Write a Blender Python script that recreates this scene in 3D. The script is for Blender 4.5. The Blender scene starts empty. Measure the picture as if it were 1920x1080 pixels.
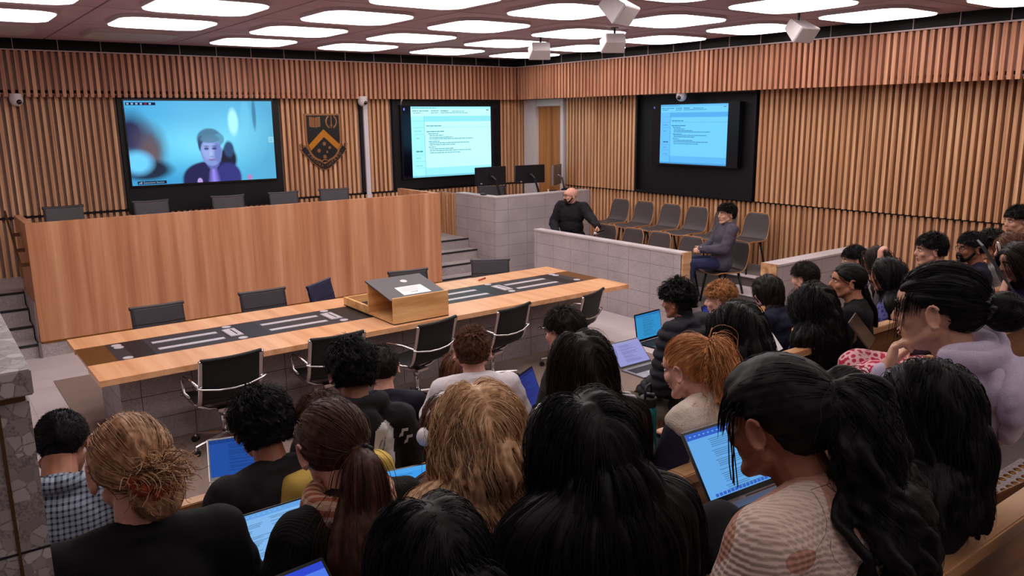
import bpy, bmesh, math, random
import numpy as np
from mathutils import Vector, Matrix, Euler, noise
PI = math.pi
C = bpy.context.scene.collection
rad = math.radians
random.seed(7)
RNG = np.random.default_rng(11)

# ------------------------------------------------------------------ camera model (also used to read positions off the photograph)
CAM_H, FPX = 2.7, 1493.0
YAW, PITCH, ROLL = rad(36.864), rad(12.015), rad(0.639)
_f = np.array([math.sin(YAW)*math.cos(PITCH), math.cos(YAW)*math.cos(PITCH), -math.sin(PITCH)])
_r = np.array([math.cos(YAW), -math.sin(YAW), 0.0])
_d = np.cross(_f, _r)
CR = math.cos(ROLL)*_r + math.sin(ROLL)*_d
CD = -math.sin(ROLL)*_r + math.cos(ROLL)*_d
CF = _f
def ray(u, v): return CR*(u-960)/FPX + CD*(v-540)/FPX + CF
O3 = np.array([0, 0, CAM_H])
def on_y(u, v, y):
    d = ray(u, v); return O3 + d*y/d[1]
def on_x(u, v, x):
    d = ray(u, v); return O3 + d*x/d[0]
def on_z(u, v, z):
    d = ray(u, v); return O3 + d*(z-CAM_H)/d[2]
def at_depth(u, v, t): return O3 + ray(u, v)*t

# ------------------------------------------------------------------ objects
def link(o, parent=None):
    C.objects.link(o)
    if parent is not None: o.parent = parent
    return o
def tag(o, label=None, cat=None, group=None, kind=None):
    if label: o['label'] = label
    if cat: o['category'] = cat
    if group: o['group'] = group
    if kind: o['kind'] = kind
    return o
def empty(name, loc=(0, 0, 0), rz=0.0, label=None, cat=None, group=None):
    o = bpy.data.objects.new(name, None); o.empty_display_size = .05
    o.location = loc; o.rotation_euler = (0, 0, rz); link(o)
    return tag(o, label, cat, group)
def copy_tree(o, parent=None):
    c = o.copy(); link(c, parent)
    for k in ('label', 'group'):
        if parent is None and k in c: del c[k]
    for ch in list(o.children): copy_tree(ch, c)
    return c

class MB:
    """collects shapes, builds ONE mesh object"""
    def __init__(s): s.v = []; s.f = []; s.n = 0
    def add(s, V, F):
        V = np.asarray(V, float); s.v.append(V)
        s.f += [tuple(int(i)+s.n for i in f) for f in F]; s.n += len(V); return s
    def box(s, x0, x1, y0, y1, z0, z1):
        V = [(x, y, z) for x in (x0, x1) for y in (y0, y1) for z in (z0, z1)]
        return s.add(V, [(0, 1, 3, 2), (4, 6, 7, 5), (0, 4, 5, 1), (2, 3, 7, 6), (0, 2, 6, 4), (1, 5, 7, 3)])
    def obox(s, c, half, R=None):
        V = np.array([(x, y, z) for x in (-1, 1) for y in (-1, 1) for z in (-1, 1)], float)*np.array(half)
        if R is not None: V = V @ np.array(R).T
        return s.add(V+np.array(c), [(0, 1, 3, 2), (4, 6, 7, 5), (0, 4, 5, 1), (2, 3, 7, 6), (0, 2, 6, 4), (1, 5, 7, 3)])
    def prism(s, pts, d):
        """polygon pts (3D, planar) extruded by vector d"""
        P = np.asarray(pts, float); n = len(P)
        V = np.vstack([P, P+np.array(d)])
        F = [tuple(range(n))[::-1], tuple(range(n, 2*n))]+[(i, (i+1) % n, n+(i+1) % n, n+i) for i in range(n)]
        return s.add(V, F)
    def tube(s, pts, r, k=8, cap=True, flat=None, up=None):
        P = np.asarray(pts, float); n = len(P)
        r = np.broadcast_to(np.asarray(r, float), (n,))
        T = np.gradient(P, axis=0); T /= np.linalg.norm(T, axis=1)[:, None]+1e-12
        a = np.array(up if up is not None else ((0, 0, 1) if abs(T[0][2]) < .9 else (1, 0, 0)), float)
        V = []
        for i in range(n):
            b = a-T[i]*np.dot(a, T[i]); b /= np.linalg.norm(b)+1e-12
            if up is None: a = b
            c = np.cross(T[i], b); fl = flat or 1.0
            for j in range(k):
                t = 2*PI*(j+.5)/k
                V.append(P[i]+r[i]*(math.cos(t)*b*fl+math.sin(t)*c))
        F = [(i*k+j, i*k+(j+1) % k, (i+1)*k+(j+1) % k, (i+1)*k+j) for i in range(n-1) for j in range(k)]
        if cap: F += [tuple(range(k))[::-1], tuple((n-1)*k+j for j in range(k))]
        return s.add(V, F)
    def cyl(s, a, b, r, k=16, r2=None): return s.tube([a, b], [r, r2 if r2 is not None else r], k)
    def ell(s, c, r, R=None, nu=16, nv=10):
        V = [(0, 0, -1)]
        for i in range(1, nv):
            p = PI*i/nv
            V += [(math.sin(p)*math.cos(2*PI*j/nu), math.sin(p)*math.sin(2*PI*j/nu), -math.cos(p)) for j in range(nu)]
        V.append((0, 0, 1)); V = np.array(V)*np.array(r)
        if R is not None: V = V @ np.array(R).T
        F = [(0, 1+(j+1) % nu, 1+j) for j in range(nu)]
        for i in range(nv-2):
            F += [(1+i*nu+j, 1+i*nu+(j+1) % nu, 1+(i+1)*nu+(j+1) % nu, 1+(i+1)*nu+j) for j in range(nu)]
        e = len(V)-1
        F += [(e, 1+(nv-2)*nu+j, 1+(nv-2)*nu+(j+1) % nu) for j in range(nu)]
        return s.add(V+np.array(c), F)
    def cap(s, a, b, ra, rb, k=12, m=4):
        """round ended tapered capsule"""
        a = np.array(a, float); b = np.array(b, float); d = b-a; L = np.linalg.norm(d)
        if L < 1e-6: return s.ell(a, (ra, ra, ra))
        d /= L; pts = []; rr = []
        for i in range(m+1):
            t = PI/2*(1-i/m); pts.append(a-d*ra*math.sin(t)); rr.append(max(ra*math.cos(t), 1e-4))
        for i in range(m+1):
            t = PI/2*i/m; pts.append(b+d*rb*math.sin(t)); rr.append(max(rb*math.cos(t), 1e-4))
        return s.tube(pts, rr, k)
    def chain(s, pts, rs, k=12):
        for i in range(len(pts)-1): s.cap(pts[i], pts[i+1], rs[i], rs[i+1], k)
        return s
    def grid(s, P, closed_u=False):
        """P array (n,m,3) surface"""
        P = np.asarray(P, float); n, m = P.shape[:2]
        F = [(i*m+j, i*m+(j+1) % m, (i+1)*m+(j+1) % m, (i+1)*m+j) for i in range(n-1) for j in range(m if closed_u else m-1)]
        return s.add(P.reshape(-1, 3), F)
    def sheet(s, P, t):
        """closed slab from mid-surface grid P (n,m,3) with thickness t"""
        P = np.asarray(P, float); n, m = P.shape[:2]
        du = np.gradient(P, axis=0); dv = np.gradient(P, axis=1)
        N = np.cross(du, dv); N /= np.linalg.norm(N, axis=2)[:, :, None]+1e-12
        A = (P+N*t/2).reshape(-1, 3); B = (P-N*t/2).reshape(-1, 3); q = n*m
        F = [(i*m+j, (i+1)*m+j, (i+1)*m+j+1, i*m+j+1) for i in range(n-1) for j in range(m-1)]
        F += [tuple(q+x for x in (i*m+j, i*m+j+1, (i+1)*m+j+1, (i+1)*m+j)) for i in range(n-1) for j in range(m-1)]
        ring = [j for j in range(m)]+[i*m+m-1 for i in range(1, n)]+[(n-1)*m+j for j in range(m-2, -1, -1)]+[i*m for i in range(n-2, 0, -1)]
        for x, y in zip(ring, ring[1:]+ring[:1]): F.append((x, y, q+y, q+x))
        return s.add(np.vstack([A, B]), F)
    def data(s): return (np.vstack(s.v) if s.v else np.zeros((0, 3))), s.f
    def mesh(s, name, smooth=False, bevel=0, seg=2, fixn=True):
        V, F = s.data(); me = bpy.data.meshes.new(name); me.from_pydata(V.tolist(), [], F)
        if bevel or fixn:
            bm = bmesh.new(); bm.from_mesh(me)
            if bevel:
                es = [e for e in bm.edges if len(e.link_faces) == 2 and e.calc_face_angle(0) > .6]
                bmesh.ops.bevel(bm, geom=es, offset=bevel, segments=seg, affect='EDGES', clamp_overlap=True)
            if fixn: bmesh.ops.recalc_face_normals(bm, faces=bm.faces)
            bm.to_mesh(me); bm.free()
        if smooth: me.polygons.foreach_set('use_smooth', [True]*len(me.polygons))
        me.update(); return me
    def build(s, name, m, parent=None, smooth=False, bevel=0, seg=2, **kw):
        me = s.mesh(name, smooth, bevel, seg); o = bpy.data.objects.new(name, me)
        if m: me.materials.append(m)
        link(o, parent)
        if smooth and bevel == 0 and kw.get('auto', 0):
            pass
        return o

def struct(mb, name, m, **kw): return tag(mb.build(name, m, **kw), kind='structure')

def remesh(mb, voxel, smooth=4, factor=.5, decim=None):
    """fuse overlapping closed shapes into one continuous surface; returns a mesh"""
    me = mb.mesh('tmp', fixn=False); o = bpy.data.objects.new('tmp', me); C.objects.link(o)
    md = o.modifiers.new('r', 'REMESH'); md.mode = 'VOXEL'; md.voxel_size = voxel; md.use_smooth_shade = True
    if smooth:
        s = o.modifiers.new('s', 'SMOOTH'); s.factor = factor; s.iterations = smooth
    if decim:
        d = o.modifiers.new('d', 'DECIMATE'); d.ratio = decim
    dg = bpy.context.evaluated_depsgraph_get(); ev = o.evaluated_get(dg)
    out = bpy.data.meshes.new_from_object(ev, depsgraph=dg)
    bpy.data.objects.remove(o); bpy.data.meshes.remove(me)
    out.polygons.foreach_set('use_smooth', [True]*len(out.polygons))
    return out
def verts_of(me):
    a = np.empty(len(me.vertices)*3); me.vertices.foreach_get('co', a); return a.reshape(-1, 3)
def normals_of(me):
    a = np.empty(len(me.vertices)*3); me.vertices.foreach_get('normal', a); return a.reshape(-1, 3)
def set_verts(me, V): me.vertices.foreach_set('co', np.asarray(V, float).ravel()); me.update()
def obj(name, me, m, parent=None):
    me.name = name
    if m and not me.materials: me.materials.append(m)
    return link(bpy.data.objects.new(name, me), parent)

# ------------------------------------------------------------------ materials
def L(c):
    """8-bit sRGB triple or hex -> linear rgba"""
    if isinstance(c, str): c = tuple(int(c[i:i+2], 16) for i in (0, 2, 4))
    return tuple(((x/255)/12.92 if x/255 <= .04045 else ((x/255+.055)/1.055)**2.4) for x in c)+(1.0,)
class NT:
    def __init__(s, name):
        s.m = bpy.data.materials.new(name); s.m.use_nodes = True; s.t = s.m.node_tree
        s.b = s.t.nodes['Principled BSDF']
    def n(s, typ, **kw):
        x = s.t.nodes.new(typ)
        for k, v in kw.items():
            if hasattr(x, k) and k not in x.inputs: setattr(x, k, v)
            else: x.inputs[k].default_value = v
        return x
    def l(s, a, b): s.t.links.new(a, b)
    def math(s, op, a, b=0.0, c=None):
        x = s.t.nodes.new('ShaderNodeMath'); x.operation = op
        for i, q in enumerate((a, b, c)):
            if q is None: continue
            if isinstance(q, (int, float)): x.inputs[i].default_value = q
            else: s.l(q, x.inputs[i])
        return x.outputs[0]
    def coords(s, scale=(1, 1, 1), kind='Object', rot=(0, 0, 0)):
        t = s.n('ShaderNodeTexCoord'); mp = s.n('ShaderNodeMapping'); mp.inputs['Scale'].default_value = scale
        mp.inputs['Rotation'].default_value = rot
        s.l(t.outputs[kind], mp.inputs['Vector']); return mp.outputs['Vector']
    def ramp(s, fac, stops):
        r = s.n('ShaderNodeValToRGB'); e = r.color_ramp.elements
        while len(e) < len(stops): e.new(.5)
        for i, (p, c) in enumerate(stops): e[i].position = p; e[i].color = c
        s.l(fac, r.inputs['Fac']); return r.outputs['Color']
    def mix(s, fac, a, b, blend='MIX'):
        x = s.t.nodes.new('ShaderNodeMix'); x.data_type = 'RGBA'; x.blend_type = blend
        for q, i in ((fac, 0), (a, 6), (b, 7)):
            if isinstance(q, (int, float)): x.inputs[i].default_value = q
            elif isinstance(q, tuple): x.inputs[i].default_value = q
            else: s.l(q, x.inputs[i])
        return x.outputs[2]
    def noise(s, vec, scale, detail=3, rough=.55, out='Fac'):
        x = s.n('ShaderNodeTexNoise'); x.inputs['Scale'].default_value = scale; x.inputs['Detail'].default_value = detail
        x.inputs['Roughness'].default_value = rough; s.l(vec, x.inputs['Vector']); return x.outputs[out]
    def bump(s, h, strength=.2, dist=.01):
        x = s.n('ShaderNodeBump'); x.inputs['Strength'].default_value = strength; x.inputs['Distance'].default_value = dist
        s.l(h, x.inputs['Height']); s.l(x.outputs['Normal'], s.b.inputs['Normal'])
    def boxmap(s):
        """object coords folded so that u runs along a wall and v up it (or x,y on flat faces)"""
        t = s.n('ShaderNodeTexCoord'); g = s.n('ShaderNodeNewGeometry')
        p = s.n('ShaderNodeSeparateXYZ'); s.l(t.outputs['Object'], p.inputs[0])
        q = s.n('ShaderNodeSeparateXYZ'); s.l(g.outputs['True Normal'], q.inputs[0])
        ax = s.math('GREATER_THAN', s.math('ABSOLUTE', q.outputs[0]), .6)
        az = s.math('GREATER_THAN', s.math('ABSOLUTE', q.outputs[2]), .6)
        u = s.math('ADD', s.math('MULTIPLY', p.outputs[1], ax), s.math('MULTIPLY', p.outputs[0], s.math('SUBTRACT', 1.0, ax)))
        v = s.math('ADD', s.math('MULTIPLY', p.outputs[1], az), s.math('MULTIPLY', p.outputs[2], s.math('SUBTRACT', 1.0, az)))
        c = s.n('ShaderNodeCombineXYZ'); s.l(u, c.inputs[0]); s.l(v, c.inputs[1]); return c.outputs[0]
    def set(s, **kw):
        nm = dict(rough='Roughness', metal='Metallic', spec='Specular IOR Level', coat='Coat Weight', sheen='Sheen Weight', trans='Transmission Weight', alpha='Alpha', ior='IOR')
        for k, v in kw.items():
            i = s.b.inputs[nm[k]]
            if isinstance(v, (int, float)): i.default_value = v
            else: s.l(v, i)
        return s
    def color(s, c):
        i = s.b.inputs['Base Color']
        if isinstance(c, tuple): i.default_value = c
        else: s.l(c, i)
        return s

_mats = {}
def plain(name, c, rough=.5, metal=0, spec=.5, nz=.06, nscale=30, bump=0, **kw):
    if name in _mats: return _mats[name]
    t = NT(name); base = L(c)
    if nz:
        f = t.noise(t.coords(), nscale)
        t.color(t.ramp(f, [(.3, tuple(x*(1-nz*2) for x in base[:3])+(1,)), (.7, tuple(min(1, x*(1+nz*2)) for x in base[:3])+(1,))]))
        if bump: t.bump(f, bump, .004)
    else: t.color(base)
    t.set(rough=rough, metal=metal, spec=spec, **kw); _mats[name] = t.m; return t.m
def wood(name, cols, gscale=(14, 14, .5), rough=.42, spec=.4, fine=6, contrast=1.0):
    """cols: dark, mid, light; gscale stretches the grain (small along the grain)"""
    t = NT(name); v = t.coords(gscale)
    a = t.noise(v, 1.0, 2, .5); v2 = t.coords(tuple(g*fine for g in gscale)); b = t.noise(v2, 1.0, 4, .6)
    f = t.math('ADD', t.math('MULTIPLY', a, .75), t.math('MULTIPLY', b, .25))
    d = .17/contrast
    col = t.ramp(f, [(.5-d, L(cols[0])), (.5, L(cols[1])), (.5+d, L(cols[2]))])
    t.color(col); t.set(rough=rough, spec=spec); t.bump(b, .06, .002); return t.m
def stone(name, base, joint=None, bw=.4, bh=.2, speck=.16, rough=.6, sscale=160, mortar=.003, shift=(0, 0)):
    t = NT(name); v = t.coords(); n = t.noise(v, sscale, 2, .7); n2 = t.noise(v, 2.2, 2)
    B = L(base)
    dk = tuple(x*(1-speck*2.2) for x in B[:3])+(1,); lt = tuple(min(1, x*(1+speck*2)) for x in B[:3])+(1,)
    c = t.ramp(n, [(.36, dk), (.5, B), (.64, lt)])
    c = t.mix(.25, c, t.ramp(n2, [(.35, dk), (.65, lt)]))
    if joint:
        bk = t.n('ShaderNodeTexBrick'); bk.offset = 0.0; bk.offset_frequency = 1; bk.squash = 1.0
        mp = t.n('ShaderNodeMapping'); mp.inputs['Location'].default_value = (shift[0], shift[1], 0)
        t.l(t.boxmap(), mp.inputs['Vector']); t.l(mp.outputs[0], bk.inputs['Vector'])
        for k, q in (('Scale', 1.0), ('Mortar Size', mortar), ('Brick Width', bw), ('Row Height', bh), ('Mortar Smooth', .1), ('Bias', -1.0)): bk.inputs[k].default_value = q
        c = t.mix(bk.outputs['Fac'], c, L(joint))
    t.color(c); t.set(rough=rough, spec=.35); return t.m
def emit(name, c, strength, spec=0):
    t = NT(name); t.color((0.01, .01, .01, 1)); t.b.inputs['Emission Color'].default_value = L(c); t.b.inputs['Emission Strength'].default_value = strength
    t.set(rough=.3, spec=spec); return t.m
def emit_attr(name, strength, attr='Col', rough=.25):
    t = NT(name); a = t.n('ShaderNodeVertexColor'); a.layer_name = attr
    t.color((.01, .01, .01, 1)); t.l(a.outputs['Color'], t.b.inputs['Emission Color']); t.b.inputs['Emission Strength'].default_value = strength
    t.set(rough=rough, spec=.3); return t.m
# ------------------------------------------------------------------ shared materials
M = {}
M['slat'] = wood('slat_timber', ('9a6a4c', 'c49069', 'dfb189'), (26, 26, .5), .45, .35, 5, 1.0)
M['slat_red'] = wood('soffit_timber', ('96614a', 'bb8062', 'd49c79'), (26, 26, .5), .45, .35, 5, 1.0)
M['panel'] = wood('ash_veneer', ('a2684a', 'be835f', 'cf9b77'), (9, 9, .28), .42, .35, 7, .85)
M['table'] = wood('table_veneer', ('c08258', 'd9a074', 'e6b48a'), (11, .5, 11), .30, .45, 5, .7)
M['lectern'] = wood('lectern_timber', ('b87f4a', 'd79f66', 'e6b880'), (1.2, 12, 14), .4, .4, 5, .9)
M['rail'] = wood('bench_timber', ('9c6b45', 'c3946a', 'd9ad82'), (.8, 14, 14), .42, .4, 5, 1.0)
M['benchback'] = wood('bench_back_timber', ('6f4a2e', '8a5e3b', 'a0744c'), (.8, .8, 12), .5, .35, 5, 1.0)
M['doorwood'] = wood('door_veneer', ('87532c', 'a76b3b', 'bb7f4b'), (10, 10, .35), .42, .4, 6, .9)
M['stone'] = stone('granite_tile', 'ab9fa1', '7d7374', .4, .2)
M['stone_base'] = stone('granite_base_tile', '988d8d', '3d3735', .42, .21, speck=.2)
M['stone_top'] = stone('granite_coping', 'bdb1b2')
M['floor'] = stone('floor_tile', 'b5a8a9', '948889', .8, .8, speck=.1, mortar=.003, shift=(.13, .34))
M['step'] = stone('step_granite', 'a59a9a', speck=.2, sscale=110)
M['nosing'] = plain('nosing_rubber', (25, 22, 24), .7)
M['carpet'] = plain('brown_carpet', (128, 110, 102), .95, 0, .1, .14, 160, .5)
M['carpet_grey'] = plain('grey_carpet', (116, 107, 106), .95, 0, .1, .14, 160, .5)
M['backing'] = plain('backing_board', (150, 126, 120), .8, 0, .2)
M['backing_dark'] = plain('backing_dark', (34, 27, 28), .8, 0, .2)
M['black'] = plain('black_board', (14, 13, 18), .45, 0, .3, .03)
M['bezel'] = plain('display_bezel', (10, 10, 14), .25, 0, .5, 0)
M['glassy'] = plain('dark_display_glass', (6, 7, 20), .12, 0, .5, 0)
M['ceil'] = plain('ceiling_panel', (178, 150, 157), .7, 0, .25, .03, 3)
M['joint'] = plain('ceiling_joint', (58, 40, 36), .8, 0, .2, 0)
M['rim'] = plain('light_rim', (186, 170, 172), .6, 0, .3, 0)
M['white'] = plain('white_paint', (205, 196, 200), .5, 0, .4, .02)
M['whiteplastic'] = plain('white_plastic', (206, 198, 200), .35, 0, .5, .02)
M['grille'] = plain('speaker_grille', (178, 166, 164), .7, 0, .3, .1, 300)
M['lens'] = plain('dark_lens', (8, 8, 10), .08, 0, .6, 0)
M['chrome'] = plain('polished_aluminium', (205, 200, 202), .16, 1, .5, 0)
M['steel'] = plain('brushed_steel', (150, 144, 146), .35, 1, .5, .04, 90)
M['brass'] = plain('brass', (150, 104, 52), .38, 1, .5, .06, 40)
M['bronze'] = plain('bronze', (106, 78, 50), .45, .8, .5, .06, 40)
M['mesh'] = plain('black_mesh', (17, 16, 18), .6, 0, .35, .2, 400, .3)
M['leather'] = plain('charcoal_leather', (52, 46, 51), .42, 0, .45, .06, 120, .2)
M['leather_navy'] = plain('navy_leather', (31, 31, 62), .42, 0, .45, .06, 120, .2)
M['rubber'] = plain('black_rubber', (16, 15, 16), .6, 0, .4, 0)
M['inlay'] = plain('inlay_charcoal', (46, 40, 45), .45, 0, .22, .05, 60)
M['inlay_dark'] = plain('inlay_black', (20, 17, 21), .35, 0, .25, .04, 60)
M['steel_plate'] = plain('satin_plate', (196, 188, 194), .36, .25, .5, .05, 60)
M['leadtop'] = plain('lectern_laminate', (62, 55, 60), .4, 0, .4, .05, 80)
M['paper'] = plain('paper', (228, 222, 224), .7, 0, .3, .01)
M['shell'] = plain('shell_plastic', (68, 59, 59), .55, 0, .35, .06, 200, .1)
M['ply'] = plain('plywood_edge', (171, 112, 66), .5, 0, .35, .1, 60)
M['legblack'] = plain('black_leg', (26, 23, 25), .5, 0, .4, .03)
M['black_plastic'] = plain('black_plastic', (20, 18, 24), .4, 0, .45, .03)

# ------------------------------------------------------------------ the room
PX, PY = 9.80, 12.63            # faces of the right wall and front wall
PLAT = .648                     # judges' platform
f = MB(); f.box(-1.6, 10.1, 3.0, 12.9, -.12, 0); struct(f, 'floor', M['floor'])
f = MB(); f.box(.95, 6.64, 4.4, 9.47, 0, .006); struct(f, 'floor_carpet', M['carpet'])
# raised platform behind the bench, with the flights of steps at either end of it
f = MB(); f.box(-1.6, 10.1, 11.62, 12.9, 0, PLAT); f.box(.97, 6.52, 10.62, 11.62, 0, PLAT); f.box(7.75, 10.1, 10.8, 11.62, 0, PLAT)
struct(f, 'floor_platform', M['step'])
for x0, x1, yy, nm in ((-1.6, .955, (10.58, 10.88, 11.18, 11.45), 'floor_step_side'), (6.535, 7.735, (10.75, 11.03, 11.31, 11.58), 'floor_step_centre')):
    f = MB()
    for i, y in enumerate(yy):
        f.box(x0, x1, y, 11.63, .162*i, .162*(i+1)-(.001 if i == 3 else 0))
    o = struct(f, nm, M['step'])
    g = MB()
    for i, y in enumerate(yy): g.box(x0, x1, y-.006, y+.035, .162*(i+1)-.022, .162*(i+1)+.003)
    g.build('nosing', M['nosing'], o)

def slats(mb, axis, a0, a1, face, depth, z0, z1, pitch=.085, w=.046, skip=()):
    n = int((a1-a0)/pitch)
    for i in range(n+1):
        a = a0+i*pitch
        if a+w > a1+.001: break
        if any(s0 < a+w/2 < s1 for s0, s1 in skip): continue
        if axis == 'x': mb.box(a, a+w, face, face+depth, z0, z1)
        else: mb.box(face, face+depth, a, a+w, z0, z1)
# front wall
w = MB(); w.box(-1.6, 10.1, PY+.07, PY+.25, 0, 3.9); struct(w, 'wall_front', M['backing'])
s = MB()
slats(s, 'x', -1.5, 2.47, PY, .07, 1.47, 3.12); slats(s, 'x', 4.9, 6.27, PY, .07, 1.47, 3.12)
slats(s, 'x', 6.44, 6.89, PY, .07, 1.47, 3.12); slats(s, 'x', 9.24, 9.80, PY, .07, 1.47, 3.12)
slats(s, 'x', -1.5, 9.80, PY+.005, .065, PLAT, 1.435)
struct(s, 'wall_front_slat', M['slat'])
s = MB(); s.box(-1.5, 9.8, PY+.02, PY+.07, 1.435, 1.47); s.box(6.285, 6.335, PY+.02, PY+.07, PLAT, 3.1); struct(s, 'trim_2', M['backing_dark'])
s = MB(); s.box(6.345, 6.425, PY-.005, PY+.07, PLAT, 3.06); struct(s, 'trim_3', M['white'])
# right wall
w = MB(); w.box(PX+.10, PX+.3, -2.6, 11.44, 0, 3.9); w.box(PX+.10, PX+.3, 12.60, 12.9, 0, 3.9); w.box(PX+.10, PX+.3, 11.4, 12.7, 2.98, 3.9)
struct(w, 'wall_right', M['backing'])
s = MB()
slats(s, 'y', 9.60, 11.40, PX, .09, 1.48, 3.12); slats(s, 'y', -2.5, 7.20, PX, .09, 1.48, 3.12)
slats(s, 'y', -2.5, 11.40, PX+.045, .06, 0, 1.46)
struct(s, 'wall_right_slat', M['slat'])
s = MB(); s.box(PX+.05, PX+.1, -2.5, 11.42, 1.445, 1.485); struct(s, 'trim_4', M['backing_dark'])
# slatted return between the steps and the clerk's desk
w = MB(); w.box(7.775, 7.83, 11.98, PY, PLAT, 1.40); o = struct(w, 'wall_return', M['backing'])
s = MB(); slats(s, 'y', 11.985, PY-.01, 7.74, .035, PLAT, 1.40); s.build('wall_return_slat', M['slat'], o)
# remaining walls of the room (behind and left of the camera)
w = MB(); w.box(-1.75, -1.6, -2.6, 12.9, 0, 3.9); struct(w, 'wall_left', M['white'])
w = MB(); w.box(-1.75, 10.1, -2.75, -2.6, 0, 3.9); struct(w, 'wall_back', M['white'])
# slatted bulkheads under the ceiling
SX, SY = 9.50, 12.48
s = MB(); slats(s, 'x', -1.5, SX+.04, SY, .06, 3.05, 3.64); slats(s, 'y', -2.5, SY, SX, .06, 3.05, 3.64)
struct(s, 'trim_5', M['slat_red'])
s = MB(); s.box(-1.6, SX+.06, SY+.06, SY+.09, 3.08, 3.63); s.box(SX+.06, SX+.09, -2.6, SY+.09, 3.08, 3.63)
s.box(-1.6, 10.0, SY+.06, PY+.1, 3.10, 3.14); s.box(SX+.06, 10.0, -2.6, SY+.09, 3.10, 3.14)
struct(s, 'trim_6', M['backing'])
s = MB(); s.box(-1.6, SX, SY+.0, SY+.02, 3.655, 3.80); s.box(SX, SX+.02, -2.6, SY+.02, 3.655, 3.80); o = struct(s, 'trim_7', M['backing_dark'])
s = MB()
for i in range(9):
    z = 3.662+i*.0155; s.box(-1.6, SX, SY-.012, SY-.004, z, z+.004); s.box(SX-.012, SX-.004, -2.6, SY, z, z+.004)
s.build('louvre', M['inlay_dark'], o)
s = MB()
for i in range(22): x = -1.3+i*.52; s.box(x, x+.007, SY-.018, SY, 3.645, 3.79) if x < SX else None
for i in range(29): y = -2.4+i*.52; s.box(SX-.018, SX, y, y+.007, 3.645, 3.79) if y < SY else None
s.box(-1.6, SX, SY-.02, SY+.03, 3.64, 3.655); s.box(SX-.02, SX+.03, -2.6, SY, 3.64, 3.655)
s.build('vent_frame', M['rim'], o)
# ceiling of square panels
LX0, LPX, LY0, LPY = 1.67, 1.56, 11.95, 1.57
c = MB(); c.box(-1.6, 10.1, -2.6, 12.9, 3.83, 3.9); struct(c, 'ceiling', M['joint'])
c = MB(); g = .011
for i in range(-2, 6):
    for j in range(-1, 10):
        x0, x1 = LX0+i*LPX+g, LX0+(i+1)*LPX-g; y1, y0 = LY0-j*LPY-g, LY0-(j+1)*LPY+g
        x1 = min(x1, SX-.03); x0 = max(x0, -1.59); y1 = min(y1, SY-.03); y0 = max(y0, -2.59)
        if x1-x0 > .05 and y1-y0 > .05: c.box(x0, x1, y0, y1, 3.79, 3.831)
struct(c, 'ceiling_panel', M['ceil'])
M['glow'] = emit('lit_diffuser', (255, 246, 244), 5.3)
M['fill_glow'] = emit('added_fill_diffuser', (255, 244, 242), 2.0)  # weaker glow for the added, unseen lamps over the rear rows
M['unlit'] = plain('unlit_diffuser', (176, 168, 160), .5, 0, .3, .02)
def superell(hx, hy, r=.24, k=10):
    return [(sx*(hx-r)+r*math.cos(a0+PI/2*i/k), sy*(hy-r)+r*math.sin(a0+PI/2*i/k)) for sx, sy, a0 in ((1, 1, 0), (-1, 1, PI/2), (-1, -1, PI), (1, -1, 3*PI/2)) for i in range(k+1)]
ORD = ['first', 'second', 'third', 'fourth', 'fifth', 'sixth', 'seventh', 'eighth', 'ninth', 'tenth']
for i in range(-1, 5):
    for j in range(0, 9):
        x, y = LX0+(i+.5)*LPX, LY0-(j+.5)*LPY
        lit = not (j == 0 and i <= 0)
        if not lit: lab = 'unlit grey ceiling light by the front bulkhead, '+('left one of the two unlit' if i == -1 else 'right one of the two unlit')
        else:
            lab = 'lit white ceiling light, %s row from the front wall, %s from the right wall' % (ORD[j], ORD[4-i])
        dim = j >= 6  # rear rows are added lamps, out of view, to brighten the near audience
        if dim: lab = 'dimmed ceiling light, %s row from the front wall, %s from the right wall' % (ORD[j], ORD[4-i])
        t = empty('ceiling_light', (x, y, 3.79), 0, lab, 'ceiling light', 'ceiling lights')
        P = superell(.505, .505); m = MB()
        m.prism([(a, b, .0) for a, b in P], (0, 0, -.034)); m.build('light_rim', M['rim'], t)
        m = MB(); P = superell(.494, .494, .232); m.prism([(a, b, -.0342) for a, b in P], (0, 0, -.010)); m.build('diffuser', M['fill_glow' if dim else 'glow' if lit else 'unlit'], t)
# audience tiers
TY = [4.42, 3.50, 2.58, 1.66, .74]; TZ = [.20, .47, .72, .95, 1.2]
f = MB()
for k in range(5):
    f.box(-1.6, 10.1, -2.6, TY[k], (TZ[k-1] if k else 0), TZ[k])
struct(f, 'floor_tier', M['carpet_grey'])
f = MB(); f.box(7.84, 10.1, 4.42, 9.9, 0, .28); f.box(8.97, 10.1, 5.62, 10.70, .28, .55); f.box(8.5, 8.97, 6.0, 6.75, .28, .415)
o = struct(f, 'floor_jury', M['carpet_grey'])
g_ = MB(); g_.box(8.94, 9.10, 5.62, 10.78, .545, .556); g_.box(8.48, 8.98, 5.99, 6.76, .412, .421); g_.build('nosing', M['stone_top'], o)
# low granite walls
f = MB(); f.box(7.69, 7.83, 6.68, 9.66, 0, .985); o = struct(f, 'wall_jury', M['stone'])
g_ = MB(); g_.box(7.68, 7.84, 6.66, 9.67, .985, 1.012); g_.build('coping', M['stone_top'], o, bevel=.003)
g_ = MB(); g_.box(7.688, 7.845, 6.635, 6.66, 0, 1.016); g_.build('end_trim', M['rail'], o)
f = MB(); f.box(7.9, 9.84, 5.40, 5.60, .2, .985); o = struct(f, 'wall_divider', M['stone'])
g_ = MB(); g_.box(7.89, 9.84, 5.39, 5.61, .985, 1.012); g_.build('coping', M['stone_top'], o, bevel=.003)
g_ = MB(); g_.box(7.87, 7.89, 5.40, 5.61, .2, 1.014); g_.build('end_trim', M['rail'], o)
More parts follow.
